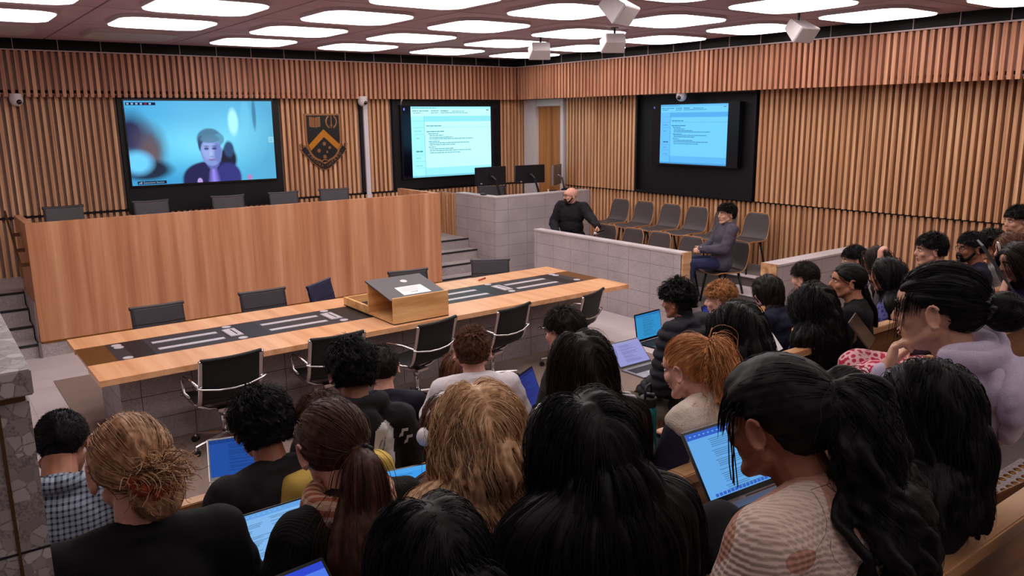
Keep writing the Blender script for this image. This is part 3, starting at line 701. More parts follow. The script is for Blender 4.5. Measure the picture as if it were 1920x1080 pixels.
def slide(name, t, x0, x1, z0, z1, mul, hue):
    """a document window drawn as lit paper with printed bars of words"""
    W, H = x1-x0, z1-z0
    def fn(u, v):
        c = np.zeros((len(u), 3))+S3(hue[0]); c = over(c, (v > .965)*1.0, S3(hue[1])); c = over(c, ((v > .79) & (v < .865))*1.0, S3(hue[2])); c = over(c, ((v < .13) & (u > .16))*1.0, S3(hue[3]))
        c = over(c, (u < .155)*1.0*(v < .865), S3(hue[1])); c = over(c, (np.abs(u-.158) < .002)*1.0*(v < .865), S3(hue[4])); c = over(c, ((np.abs(v-.705) < .003) & (u > .18))*.5, S3(hue[4]))
        for k in range(8): c = over(c, ((np.abs(v-(.80-.095*k)) < .0025) & (u < .15) & (u > .03))*.6, S3(hue[4]))
        c = over(c, ((v < .022))*.8, S3(hue[4])); return np.clip(c*mul, 0, 1)
    p = paint('display', W, H, 180, 140, fn, M['slide'], t); p.location = ((x0+x1)/2-t.location.x if t.rotation_euler.z == 0 else (x0+x1)/2, -.0565, z0)
    cx = p.location.x; ink = emit(name+'_ink', hue[5], .9); r = random.Random(5); m = MB()
    def words(u0, u1, v, hgt):
        u = u0
        while u < u1-.01:
            wd = min(r.uniform(.018, .05), u1-u); m.box(cx+(u-.5)*W, cx+(u+wd-.5)*W, -.0605, -.0575, z0+(v-hgt)*H, z0+v*H); u += wd+.006
    for u0, u1, v, h in ((.18, .36, .735, .012), (.18, .40, .655, .013), (.20, .33, .622, .010), (.215, .38, .597, .010), (.215, .50, .570, .010), (.215, .76, .548, .010), (.20, .35, .512, .010), (.215, .72, .490, .010), (.215, .53, .464, .010), (.20, .29, .432, .010), (.215, .51, .406, .010), (.215, .73, .380, .010), (.215, .60, .350, .010),
                       (.01, .30, .985, .008), (.02, .09, .945, .010), (.10, .22, .945, .010), (.24, .33, .945, .010), (.36, .45, .945, .012), (.50, .66, .94, .008), (.03, .12, .915, .008), (.24, .33, .915, .008), (.36, .70, .915, .008),
                       (.04, .12, .66, .006), (.05, .10, .56, .006), (.05, .13, .38, .02), (.05, .12, .28, .006), (.05, .12, .17, .006)): words(u0, u1, v, h)
    m.build('lettering', ink, t); m = MB(); m.box(cx+.44*W, cx+.475*W, -.0605, -.0575, z0+.945*H, z0+.957*H); m.build('corner_button', emit(name+'_button', (150, 90, 140), .8), t)
t = empty('slide_screen', (8.08, PY, 0), 0, 'wall screen showing a pale document, beside the crest and above the clerk desk', 'screen')
m = MB(); m.box(-1.18, 1.15, -.01, .07, 1.475, 3.06); m.build('surround', M['black'], t)
m = MB(); m.box(-1.05, 1.05, -.055, -.01, 1.655, 2.965); m.build('bezel', M['bezel'], t, bevel=.003)
m = MB(); m.box(-1.02, 1.02, -.0562, -.0548, 1.685, 2.945); m.build('dark_glass', M['glassy'], t)
slide('slide', t, 7.235, 8.965, 1.675, 2.925, 1.0, ((190, 252, 255), (160, 240, 252), (140, 226, 244), (150, 232, 246), (110, 190, 214), (90, 160, 184)))
m = MB(); m.box(-.99, -.965, -.058, -.0555, 2.86, 2.90); m.build('status_light', emit('status_glow', (120, 150, 255), 1.0), t)
t = empty('slide_screen', (PX, 8.30, 0), rad(-90), 'wall screen showing a blue document, in a black recess over the jury chairs', 'screen')
m = MB(); m.box(-1.25, 1.08, .06, .11, 1.50, 3.04); m.build('recess_back', M['black'], t)
m = MB(); m.box(-1.27, 1.10, -.012, .10, 1.475, 1.51); m.box(-1.27, -1.24, -.012, .10, 1.5, 3.10); m.box(1.07, 1.10, -.012, .10, 1.5, 3.10); m.build('surround', M['black'], t)
m = MB(); m.box(-.86, .85, -.055, .06, 1.945, 2.905); m.build('bezel', M['bezel'], t, bevel=.003)
slide('slide_blue', t, -.675, .645, 1.97, 2.885, .92, ((112, 206, 255), (100, 190, 250), (84, 172, 236), (92, 184, 244), (66, 140, 200), (50, 116, 172)))
m = MB(); m.box(-.83, -.80, -.058, -.0555, 2.83, 2.86); m.build('status_light', emit('status_glow2', (90, 110, 240), .8), t)
# ------------------------------------------------------------------ crest on the front wall
t = empty('crest', (5.585, PY-.005, 1.905), 0, 'dark heraldic shield with gold chevron, stars and motto scroll on the slatted wall', 'crest')
M['gold'] = plain('crest_gold', (190, 122, 34), .35, .45, .5, .04); M['goldline'] = plain('crest_bronze', (150, 102, 64), .4, .45, .5, .04); M['crestblack'] = plain('crest_black', (16, 14, 17), .4, 0, .4, 0)
def shield(w, top, mid, tip, k=14):
    P = [(-w, top), (w, top)]
    for i in range(k+1):
        a = i/k; P.append((w*math.cos(a*PI/2)**.75 if i < k else 0, mid+(tip-mid)*math.sin(a*PI/2)**1.15 if i else mid))
    return P+[(-x, z) for x, z in P[-2:1:-1]]
def flat(m, P, y, d): m.prism([(x, y, z) for x, z in P], (0, d, 0)); return m
m = MB(); flat(m, shield(.315, .91, .50, .13), 0, -.02); m.build('shield_border', M['goldline'], t)
m = MB(); flat(m, shield(.285, .88, .50, .165), -.0195, -.005); m.build('shield_field', M['crestblack'], t)
m = MB(); flat(m, [(-.278, .40), (0, .655), (.278, .40), (.235, .315), (0, .53), (-.235, .315)], -.0245, -.006); m.build('chevron', M['gold'], t)
for x, z, r_, n in ((0, .42, .042, 7), (.093, .355, .034, 7), (.045, .285, .026, 5), (-.098, .31, .042, 7), (.0, .185+.02, .044, 7)):
    m = MB(); flat(m, [((r_ if i % 2 == 0 else r_*.48)*math.sin(PI*i/n)+x, (r_ if i % 2 == 0 else r_*.48)*math.cos(PI*i/n)+z) for i in range(2*n)], -.0245, -.005); m.build('star', M['goldline'], t)
m = MB()
for s_ in (-1, 1): flat(m, [(-.145+s_*.005, .845), (-.145+s_*.095, .86), (-.145+s_*.095, .70), (-.145+s_*.005, .685)], -.0245, -.004)
m.build('open_book', M['goldline'], t)
m = MB()
for s_ in (-1, 1):
    for k in range(7): flat(m, [(-.145+s_*.018, .835-k*.02), (-.145+s_*.082, .845-k*.02), (-.145+s_*.082, .840-k*.02), (-.145+s_*.018, .830-k*.02)], -.0285, -.001)
m.build('book_lines', M['crestblack'], t)
m = MB(); flat(m, [(.145-.007, .87), (.145+.007, .87), (.145+.010, .70), (.145, .665), (.145-.010, .70)], -.0245, -.005); flat(m, [(.115, .725), (.175, .725), (.175, .715), (.115, .715)], -.0245, -.005); m.build('sword', M['goldline'], t)
for s_ in (-1, 1):
    m = MB(); m.tube([(.145+s_*.085*math.sin(a), -.027, .775-.095*math.cos(a)) for a in np.linspace(.35, 2.6, 14)], .007, 6)
    for a in np.linspace(.5, 2.5, 8): m.ell((.145+s_*.095*math.sin(a), -.027, .775-.105*math.cos(a)), (.012, .004, .016), nu=8, nv=6)
    m.build('laurel_branch', M['goldline'], t)
def arc(s, off):   # motto scroll path: two swags meeting at the point, s in -1..1
    x = .375*s; z = .045+.30*abs(s)**1.5+.03*abs(s); n = np.array((-(.45*abs(s)**.5+.03)/.375*(1 if s > 0 else -1 if s < 0 else 0), 1.0)); n /= np.linalg.norm(n)
    return np.array((x, z))+n*off
ss = np.linspace(-1, 1, 41)
m = MB(); m.prism([(p[0], 0, p[1]) for p in [arc(s, -.058) for s in ss]+[arc(s, .052) for s in ss[::-1]]], (0, -.014, 0)); m.build('scroll_border', M['goldline'], t)
m = MB(); m.prism([(p[0], -.0135, p[1]) for p in [arc(s*.965, -.046) for s in ss]+[arc(s*.965, .040) for s in ss[::-1]]], (0, -.004, 0)); m.build('scroll', M['crestblack'], t)
for s_ in (-1, 1):
    m = MB(); flat(m, [(s_*.33, .35), (s_*.385, .44), (s_*.425, .42), (s_*.40, .30), (s_*.36, .25)], -.004, -.008); m.build('scroll_end', M['goldline'], t)
    m = MB(); flat(m, [(s_*.372, .425), (s_*.390, .418), (s_*.378, .34), (s_*.36, .35)], -.012, -.003); m.build('scroll_tail', M['crestblack'], t)
for i, ch in enumerate('\u00b7ANCORA\u00b7IMPARO\u00b7'):
    s = -.84+1.68*i/14; p = arc(s, -.024 if ch != '\u00b7' else -.03); q = arc(s+.02, 0)-arc(s-.02, 0)
    o = txt('motto_letter', ch, .062, (p[0], -.0182, p[1]), M['goldline'], t, align='CENTER', ext=.001); o.rotation_euler = (PI/2, -math.atan2(q[1], q[0]), 0)
for i in range(6):
    s = (-.42, -.28, -.14, .14, .28, .42)[i]; p = arc(s, .083); m = MB(); flat(m, [(p[0]-.022, p[1]-.008), (p[0]+.012, p[1]-.014), (p[0]+.022, p[1]+.008), (p[0]-.012, p[1]+.014)], -.02, -.005); m.build('mantling', M['crestblack'], t)

# ------------------------------------------------------------------ cameras, small fittings and loudspeakers
def dome_cam(x, y, z, rz, label, head=1.0):
    t = empty('security_camera', (x, y, z), rz, label, 'camera', 'white cameras under the bulkhead')
    m = MB(); m.cyl((0, 0, 0), (0, 0, -.035), .078*head, 24, .082*head); m.build('mount', M['whiteplastic'], t)
    m = MB(); m.ell((0, 0, -.085), (.080*head, .080*head, .078)); m.cyl((0, 0, -.03), (0, 0, -.085), .08*head, 24); m.build('housing', M['whiteplastic'], t, smooth=False)
    m = MB(); m.ell((.012, -.066*head, -.105), (.034, .028, .034)); m.build('lens', M['lens'], t, smooth=True)
dome_cam(1.27, PY-.10, 3.09, rad(10), 'white dome camera hanging above the left slatted wall')
dome_cam(6.28, PY-.12, 3.09, rad(5), 'white dome camera hanging right of the crest')
dome_cam(9.62, 8.45, 3.09, rad(-90), 'white dome camera hanging over the blue document screen')
t = empty('rod_microphone', (7.02, PY-.12, 3.08), 0, 'small silver rod microphone hanging at the top left of the document screen', 'microphone')
m = MB(); m.tube([(.02, 0, .03), (.01, -.01, -.02), (-.03, -.02, -.13)], [.006, .016, .016], 10); m.build('rod', M['steel'], t, smooth=True)
t = empty('rod_microphone', (9.66, 9.72, 3.08), 0, 'thin dark rod microphone hanging beside the recess on the right wall', 'microphone')
m = MB(); m.tube([(.02, 0, .03), (0, .02, -.03), (-.02, .07, -.16)], [.005, .011, .008], 10); m.build('rod', M['black_plastic'], t, smooth=True)
def speaker(u, v, z, rz, tilt, label, s=1.0):
    p = on_z(u, v, z)
    t = empty('ceiling_speaker', tuple(p), rz, label, 'loudspeaker', 'white loudspeakers under the ceiling')
    Rm = np.array(Matrix.Rotation(tilt, 3, 'X'))
    def tr(P): return (np.array(P)*s) @ Rm.T
    m = MB(); front = [(-.14, -.10, -.085), (.14, -.10, -.085), (.14, -.10, .085), (-.14, -.10, .085)]; back = [(-.11, .10, -.055), (.11, .10, -.055), (.11, .10, .055), (-.11, .10, .055)]
    m.add(tr(front+back), [(0, 1, 2, 3), (7, 6, 5, 4), (0, 4, 5, 1), (1, 5, 6, 2), (2, 6, 7, 3), (3, 7, 4, 0)]); m.build('cabinet', M['whiteplastic'], t, bevel=.008, seg=3)
    m = MB(); m.add(tr([(-.125, -.104, -.072), (.125, -.104, -.072), (.125, -.104, .072), (-.125, -.104, .072), (-.125, -.099, -.072), (.125, -.099, -.072), (.125, -.099, .072), (-.125, -.099, .072)]), [(0, 1, 2, 3), (7, 6, 5, 4), (0, 4, 5, 1), (1, 5, 6, 2), (2, 6, 7, 3), (3, 7, 4, 0)]); m.build('grille', M['grille'], t)
    h = 3.79-z
    m = MB(); m.cyl((0, .03, 0), (0, .03, h), .014, 10); m.cyl((0, .03, h-.012), (0, .03, h), .05, 16); m.build('bracket', M['black_plastic'], t)
speaker(1158, 16, 3.62, rad(20), rad(38), 'white ceiling loudspeaker nearest to the audience, its grille facing the room', 1.15)
speaker(1151, 79, 3.62, rad(150), rad(24), 'white ceiling loudspeaker facing away, between two lights near the right bulkhead', 1.1)
speaker(1013, 94, 3.62, rad(150), rad(24), 'white ceiling loudspeaker facing away, closest to the room corner', 1.1)
speaker(1501, 56, 3.60, rad(-5), rad(38), 'white ceiling loudspeaker mounted beside the right bulkhead', 1.1)

# ------------------------------------------------------------------ clerk's desk
t = empty('clerk_desk', (8.85, 11.2, PLAT), 0, 'work surface behind the granite enclosure carrying the monitors', 'desk')
m = MB(); m.box(7.94, 9.82, 10.97, 11.48, 1.24, 1.27); rel(m, t).build('desk_top', M['rail'], t)
for x in (7.98, 9.74): m = MB(); m.box(x, x+.04, 11.0, 11.44, PLAT, 1.24); rel(m, t).build('leg', M['black_plastic'], t)
def monitor(x, y, z, w, h, rz, label, silver=False):
    t = empty('monitor', (x, y, 1.27), rz, label, 'monitor', 'monitors on the clerk desk')
    zc = z-1.27; mt = M['steel'] if silver else M['black_plastic']
    m = MB(); m.box(-w/2, w/2, -.02, .02, zc-h/2, zc+h/2); m.build('back_shell', mt, t, bevel=.006)
    m = MB(); m.box(-w/2+.01, w/2-.01, .0195, .0215, zc-h/2+.012, zc+h/2-.01); m.build('screen', M['glassy'], t)
    m = MB(); m.tube([(0, -.03, zc), (.03, -.10, zc-.06), (.10, -.12, .16), (.09, -.10, .0)], [.018, .018, .020, .024], 10); m.box(-.05, .05, -.035, -.018, zc-.05, zc+.05); m.build('monitor_arm', M['steel'] if silver else M['black_plastic'], t)
    m = MB(); m.box(-w/2+.09, -w/2+.13, -.0215, -.0195, zc-h/2+.03, zc-h/2+.043); m.build('badge', M['steel_plate'], t)
    m = MB(); m.cyl((0, -.03, zc-.01), (0, -.045, zc-.01), .02, 12); m.build('arm_joint', M['chrome'], t)
monitor(7.98, 11.22, 1.74, .66, .31, rad(3), 'black monitor seen from behind, in front of the document screen')
monitor(8.84, 11.22, 1.73, .62, .32, rad(-4), 'black monitor seen from behind, in front of the slats left of the door')
monitor(9.46, 11.22, 1.69, .60, .36, rad(36), 'silver-backed monitor turned edge-on in front of the door', True)
t = empty('spray_bottle', (9.12, 11.05, 1.27), 0, 'small white bottle standing on the clerk desk', 'bottle')
m = MB(); m.tube([(0, 0, 0), (0, 0, .12), (0, 0, .15), (0, 0, .19)], [.024, .024, .012, .010], 14); m.build('body', M['whiteplastic'], t, smooth=False)
for x, c, nm, lab in ((9.20, (92, 64, 130), 'cup', 'purple tub on the clerk desk between the white bottle and the red one'), (9.27, (206, 58, 40), 'cup', 'red tub on the clerk desk at the right of the purple one')):
    t = empty('tub', (x, 11.05, 1.27), 0, lab, 'tub'); m = MB(); m.tube([(0, 0, 0), (0, 0, .14)], [.036, .038], 16); m.build('body', plain('tub_%s' % lab[:6].strip(), c, .4, nz=0), t)
    m = MB(); m.tube([(0, 0, .14), (0, 0, .165)], [.038, .036], 16); m.build('lid', M['black_plastic'], t)
t = empty('desk_phone', (9.62, 11.08, 1.27), 0, 'low black desk phone on the clerk desk by the right wall', 'telephone')
m = MB(); m.prism([(-.12, -.09, 0), (-.12, .09, 0), (-.12, .09, .13), (-.12, -.09, .16)], (.24, 0, 0)); m.build('body', M['black_plastic'], t, bevel=.006)
m = MB(); m.cap((-.09, -.06, .175), (-.09, .07, .15), .018, .018); m.build('handset', M['rubber'], t, smooth=True)
t = empty('desk_mouse', (7.81, 11.2, 1.425), 0, 'small black microphone puck on the desk enclosure coping', 'microphone')
m = MB(); m.ell((0, 0, .012), (.05, .07, .024)); m.build('body', M['black_plastic'], t, smooth=True)

# ------------------------------------------------------------------ audience benches
def bench(x0, x1, yb, ztop, zf, label, ends=(1, 1)):
    t = empty('audience_bench', ((x0+x1)/2, yb, zf), 0, label, 'bench', 'timber audience benches')
    X, Y, Z = t.location; zs = zf+.40
    m = MB(); m.prism([(x0, yb-.015, zf+.04), (x0, yb+.02, zf+.04), (x0, yb+.02, ztop-.035), (x0, yb-.015, ztop-.035)], (x1-x0, 0, 0)); rel(m, t).build('backrest', M['benchback'], t)
    m = MB(); m.box(x0-.005, x1+.005, yb-.04, yb+.03, ztop-.04, ztop); rel(m, t).build('top_rail', M['rail'], t, bevel=.004)
    m = MB(); m.box(x0, x1, yb+.02, yb+.47, zs-.03, zs+.0); rel(m, t).build('seat', M['benchback'], t, bevel=.004)
    m = MB(); m.box(x0+.02, x1-.02, yb+.025, yb+.46, zs+.0, zs+.035); rel(m, t).build('seat_pad', M['leather'], t, bevel=.012)
    for k, x in enumerate((x0, x1-.035)):
        if ends[k]: m = MB(); m.prism([(x, yb+.021, zf), (x, yb+.44, zf), (x, yb+.44, zs-.031), (x, yb+.06, ztop-.05), (x, yb+.021, ztop-.05)], (.035, 0, 0)); rel(m, t).build('end_panel', M['benchback'], t, bevel=.003)
    return t
BN = [(.12, 3.0, 3.47, 1.06, .20, 'timber bench of the front row, left block, nearest the table'), (.12, 2.66, 2.57, 1.36, .47, 'timber bench of the second row, left block, its end beside the ginger ponytail'),
      (.12, 2.95, 1.65, 1.54, .72, 'timber bench of the third row, left block, behind the laptop users'), (.12, 2.60, .72, 1.735, .95, 'wide pale bench rail at the bottom right, black hair lying over it'),
      (3.86, 9.4, 3.47, 1.08, .20, 'timber bench of the front row, right block, by the low granite divider'), (3.80, 9.4, 2.57, 1.37, .47, 'timber bench of the second row, right block, dark tablet in front of its rail'), (3.70, 9.4, 1.65, 1.64, .72, 'timber bench of the third row, right block, behind the woman in the blue jumper')]
for b in BN: bench(*b)
# ------------------------------------------------------------------ people
def unit(v): v = np.asarray(v, float); return v/(np.linalg.norm(v)+1e-12)
def rotm(axis, a): return np.array(Matrix.Rotation(a, 3, axis))
def skin(name, c):
    if name in _mats: return _mats[name]
    t = NT(name); v = t.coords(); b = L(c)
    t.color(t.ramp(t.noise(v, 22, 3), [(.3, tuple(x*.88 for x in b[:3])+(1,)), (.7, tuple(min(1, x*1.1) for x in b[:3])+(1,))]))
    t.set(rough=.52, spec=.35); t.b.inputs['Subsurface Weight'].default_value = .0; _mats[name] = t.m; return t.m
def hairmat(name, dark, mid, light, rough=.5):
    if name in _mats: return _mats[name]
    t = NT(name); a = t.n('ShaderNodeAttribute'); a.attribute_name = 'rnd'
    n = t.noise(t.coords((60, 60, 9)), 1.0, 3)
    f = t.math('ADD', t.math('MULTIPLY', a.outputs['Fac'], .7), t.math('MULTIPLY', n, .3))
    t.color(t.ramp(f, [(.2, L(dark)), (.52, L(mid)), (.85, L(light))])); t.set(rough=rough, spec=.16); _mats[name] = t.m; return t.m
def cloth(name, c, rough=.85, scale=420, bump=.25, nz=.1, sheen=.0, kind=None, c2=None, c3=None):
    if name in _mats: return _mats[name]
    t = NT(name); v = t.coords(); b = L(c); n = t.noise(v, scale, 2); big = t.noise(v, 9, 3)
    col = t.ramp(t.math('ADD', t.math('MULTIPLY', n, .5), t.math('MULTIPLY', big, .5)), [(.35, tuple(x*(1-nz*1.6) for x in b[:3])+(1,)), (.65, tuple(min(1, x*(1+nz*1.6)) for x in b[:3])+(1,))])
    h = n
    if kind == 'plaid':
        q = t.n('ShaderNodeSeparateXYZ'); t.l(v, q.inputs[0]); m_ = None
        for ax, w_ in ((0, 250), (2, 250)):
            s = t.math('GREATER_THAN', t.math('SINE', t.math('MULTIPLY', q.outputs[ax], w_*PI/2)), .35); m_ = s if m_ is None else t.math('ADD', m_, s)
        col = t.mix(t.math('MULTIPLY', m_, .5), col, L(c2))
    if kind == 'knit':
        q = t.n('ShaderNodeSeparateXYZ'); t.l(v, q.inputs[0]); wob = t.math('MULTIPLY', t.noise(v, 18, 1), .004)
        a = t.math('SINE', t.math('MULTIPLY', t.math('ADD', q.outputs[2], wob), 560)); s = t.math('ADD', q.outputs[0], t.math('MULTIPLY', q.outputs[1], .6)); d = t.math('SINE', t.math('MULTIPLY', t.math('ADD', s, wob), 520))
        h = t.math('ADD', t.math('MULTIPLY', a, .6), t.math('MULTIPLY', d, .4)); hole = t.math('GREATER_THAN', t.math('MULTIPLY', t.math('SUBTRACT', .0, a), d), .42)
        if c2:   # colour blocks of the jumper
            blk = t.math('GREATER_THAN', t.noise(t.coords((1, 1, 1)), 5.5, 0), .56); col = t.mix(blk, col, L(c2))
        col = t.mix(t.math('MULTIPLY', hole, .38), col, tuple(x*.35 for x in b[:3])+(1,)); bump = .4
    if kind == 'tie':
        r1 = t.noise(v, 7, 1); r2 = t.noise(v, 5, 1, out='Color'); col = t.ramp(r1, [(.32, L(c)), (.45, L('d9c59a')), (.55, L(c2)), (.68, L(c3))])
    if kind == 'check':
        q = t.n('ShaderNodeSeparateXYZ'); t.l(v, q.inputs[0]); s = t.math('ADD', t.math('GREATER_THAN', t.math('SINE', t.math('MULTIPLY', q.outputs[2], 260)), 0.2), t.math('GREATER_THAN', t.math('SINE', t.math('MULTIPLY', t.math('ADD', q.outputs[0], q.outputs[1]), 210)), .2)); col = t.mix(t.math('MULTIPLY', s, .5), col, L(c2))
    if kind == 'floral':
        vo = t.n('ShaderNodeTexVoronoi'); vo.inputs['Scale'].default_value = 26; t.l(v, vo.inputs['Vector'])
        ring = t.math('GREATER_THAN', t.math('SINE', t.math('MULTIPLY', vo.outputs['Distance'], 9)), -.1); col = t.mix(ring, L(c2), col)
    if kind == 'rib':
        q = t.n('ShaderNodeSeparateXYZ'); t.l(v, q.inputs[0]); h = t.math('SINE', t.math('MULTIPLY', t.math('ADD', q.outputs[0], q.outputs[1]), 700)); bump = .25
    t.color(col); t.set(rough=rough, spec=.25, sheen=sheen); t.bump(h, bump, .004); _mats[name] = t.m; return t.m

SK = dict(light=(206, 150, 130), pale=(214, 160, 142), tan=(176, 118, 92), brown=(156, 100, 78), asian=(204, 152, 126))
HR = dict(black=((6, 5, 6), (14, 11, 12), (32, 26, 27)), darkbrown=((14, 9, 8), (30, 20, 17), (58, 40, 34)), brown=((38, 22, 17), (72, 45, 33), (112, 74, 55)), midbrown=((48, 28, 19), (90, 55, 37), (134, 88, 60)),
          blonde=((92, 62, 44), (168, 124, 90), (222, 182, 142)), wavyblonde=((136, 98, 70), (204, 160, 120), (244, 214, 174)), ginger=((134, 80, 46), (200, 134, 84), (238, 184, 130)), sandy=((96, 58, 32), (158, 102, 60), (206, 148, 96)))

def add_head(mb, Hc, R, ear=True, fem=0.0, k=16):
    def E(c, r, Rr=None):
        RR = R if Rr is None else R @ Rr
        mb.ell(Hc+R @ np.array(c), r, RR, k, max(8, k*2//3))
    def K(a, b, ra, rb): mb.cap(Hc+R @ np.array(a), Hc+R @ np.array(b), ra, rb, 10, 3)
    E((0, -.013, .028), (.0765, .097, .089)); E((0, .030, -.030), (.060, .066, .084)); E((0, .05, .035), (.062, .05, .05))
    for s in (-1, 1):
        K((s*.054, .0, -.05), (s*.022, .066, -.094), .020, .018); E((s*.040, .064, -.022), (.024, .024, .024)); K((s*.018, .089, .026), (s*.048, .070, .026), .0105, .010)
        if ear:
            Re = rotm('Z', s*rad(6)) @ rotm('X', rad(-8)); c = np.array((s*.0835, -.012, -.004))
            pts = [c+Re @ np.array((s*.0125, .017*math.cos(a)*1.0-.002, .030*math.sin(a)+.004)) for a in np.linspace(-2.0, 2.5, 12)]
            for p, q in zip(pts[:-1], pts[1:]): K(p, q, .0052, .0052)
            E(c+Re @ np.array((s*-.001, .001, .002)), (.0050, .0165, .030), Re); K(c+Re @ np.array((s*.006, .010, .012)), c+Re @ np.array((s*.007, .011, -.012)), .0045, .0055); E(c+Re @ np.array((s*.006, .006, -.026)), (.0065, .009, .011), Re)
    K((0, .089, .018), (0, .108, -.022), .0085, .0125); E((0, .104, -.026), (.0175, .014, .010)); E((0, .070, -.098), (.022, .020, .019))
    E((0, .087, -.056), (.022, .012, .0075)); E((0, .084, -.069), (.020, .013, .0075))

def add_hand(mb, w, d, n, thumb, curl=.35, sc=1.0, r=.0085, spread=.1):
    """five fingered hand: wrist w, direction d, palm normal n, thumb +1/-1 along cross(d, n)"""
    d = unit(d); n = unit(np.asarray(n)-d*np.dot(n, d)); s = np.cross(d, n)*thumb
    B = np.column_stack([s, d, n])
    mb.ell(w+d*.050*sc, (.042*sc, .054*sc, .0155*sc), B, 14, 9); mb.cap(w, w+d*.03*sc, .026*sc, .024*sc)
    for i, (o, ln) in enumerate(((.030, .074), (.0105, .082), (-.0095, .076), (-.029, .060))):
        p = w+d*(.088-.006*abs(o)/.03)*sc+s*o*sc; dr = unit(d+s*o*spread*8); a = 0
        for j, f in enumerate((.46, .30, .24)):
            a += curl*(.75, 1.0, .8)[j]*(1+.12*i); v = dr*math.cos(a)+n*math.sin(a); q = p+v*ln*f*sc
            mb.cap(p, q, r*(1-.07*j)*sc, r*(.95-.08*j)*sc, 9, 3); p = q
    p = w+d*.028*sc+s*.032*sc; v = unit(d*.62+s*.62+n*.42)
    for j, f in enumerate((.042, .032, .026)):
        q = p+v*f*sc; mb.cap(p, q, (.0125, .0105, .0092)[j]*sc, (.0105, .0095, .008)[j]*sc, 9, 3); p = q; v = unit(v*.85+d*.35+n*.15)

# ---- hair
CS, RS = np.array((0, -.013, .028)), np.array((.0775, .0985, .0905))
def scalp_roots(n, rng, low=0.0, front=0.0):
    out = []
    while len(out) < n:
        d = rng.normal(size=(n*3, 3)); d /= np.linalg.norm(d, axis=1)[:, None]; p = CS+RS*d
        hl = np.interp(p[:, 1], [-.12, -.075, -.05, -.036, -.022, .01, .03, .05, .075, .095], [-.066, -.064, -.048, -.006, .026, .028, .030, .040, .054, .058])
        ok = p[:, 2] > hl+low-np.where(p[:, 1] > .03, front, 0); out += list(p[ok])
    return np.array(out[:n])
def pushout(P, cols, inf):
    for c, r, R in cols:
        rr = r[None, :]+inf[:, None]; q = (P-c) @ R/rr; l = np.linalg.norm(q, axis=1); m = l < 1
        if m.any(): P[m] = c+((q[m]/l[m][:, None])*rr[m]) @ R.T
    return P
def grow(p0, d0, steps, seg, grav, cols, inf, stiff=.8, damp=None, wind=None):
    """strands falling under gravity and sliding over the head and body"""
    P = [p0.copy()]; d = d0.copy(); seg = np.broadcast_to(seg, (len(p0),))
    for i in range(steps):
        d = d*stiff+np.array((0, 0, -1))*grav
        if wind is not None: d = d+wind(P[-1], i)
        d /= np.linalg.norm(d, axis=1)[:, None]+1e-9
        q = P[-1]+d*seg[:, None]; q = pushout(q, cols, inf); d = q-P[-1]; d /= np.linalg.norm(d, axis=1)[:, None]+1e-9; P.append(q)
    return np.stack(P, 1)
def wave(S, amp, freq, rng, grow_=True, curl=1.0):
    n, m = S.shape[:2]; cr = np.random.default_rng(77); K_ = 46; cd = cr.normal(size=(K_, 3)); cd /= np.linalg.norm(cd, axis=1)[:, None]; q = S[:, 0]-S[:, 0].mean(0); q /= np.linalg.norm(q, axis=1)[:, None]+1e-9
    cl = np.argmax(q @ cd.T+rng.normal(0, .03, (n, K_)), axis=1); ph = (cr.uniform(0, 2*PI, K_)[cl]+rng.normal(0, .35, n))[:, None]; fr = (freq*cr.uniform(.8, 1.2, K_)[cl]*rng.uniform(.95, 1.05, n))[:, None]; t = np.linspace(0, 1, m)[None, :]
    T = np.gradient(S, axis=1); T /= np.linalg.norm(T, axis=2)[:, :, None]+1e-9
    a = np.cross(T, np.array((0.3, .2, 1.0))); a /= np.linalg.norm(a, axis=2)[:, :, None]+1e-9; b = np.cross(T, a)
    A = amp*(np.minimum(t*2.2, 1) if grow_ else 1.0)
    return S+(a*(A*np.sin(fr*2*PI*t+ph))[:, :, None]+b*(curl*A*np.cos(fr*2*PI*t+ph))[:, :, None])
def strand_mesh(S, r, k=3, rnd=None, taper=.25):
    """one mesh of thin tapered tubes from S (n strands, m points, 3)"""
    n, m = S.shape[:2]; r = np.broadcast_to(r, (n,))
    T = np.gradient(S, axis=1); T /= np.linalg.norm(T, axis=2)[:, :, None]+1e-9
    a = np.cross(T, np.array((.31, .22, .92))); a /= np.linalg.norm(a, axis=2)[:, :, None]+1e-9; b = np.cross(T, a)
    tp = np.interp(np.linspace(0, 1, m), [0, .6, 1], [1, 1, taper])
    V = np.empty((n, m, k, 3))
    for j in range(k):
        t = 2*PI*j/k; V[:, :, j] = S+(a*math.cos(t)+b*math.sin(t))*(r[:, None]*tp[None, :])[:, :, None]
    base = (np.arange(n)*m*k)[:, None, None]+(np.arange(m-1)*k)[None, :, None]
    j = np.arange(k)[None, None, :]; jn = (np.arange(k)+1) % k; jn = jn[None, None, :]
    F = np.stack([base+j, base+jn, base+k+jn, base+k+j], -1).reshape(-1, 4)
    me = bpy.data.meshes.new('strands'); me.vertices.add(n*m*k); me.vertices.foreach_set('co', V.ravel().astype(np.float32))
    me.loops.add(F.size); me.loops.foreach_set('vertex_index', F.ravel().astype(np.int32)); me.polygons.add(len(F))
    me.polygons.foreach_set('loop_start', (np.arange(len(F))*4).astype(np.int32)); me.polygons.foreach_set('use_smooth', np.ones(len(F), bool)); me.update(calc_edges=True)
    if rnd is None: rnd = RNG.uniform(0, 1, n)
    at = me.attributes.new('rnd', 'FLOAT', 'POINT'); at.data.foreach_set('value', np.repeat(rnd, m*k).astype(np.float32)); return me
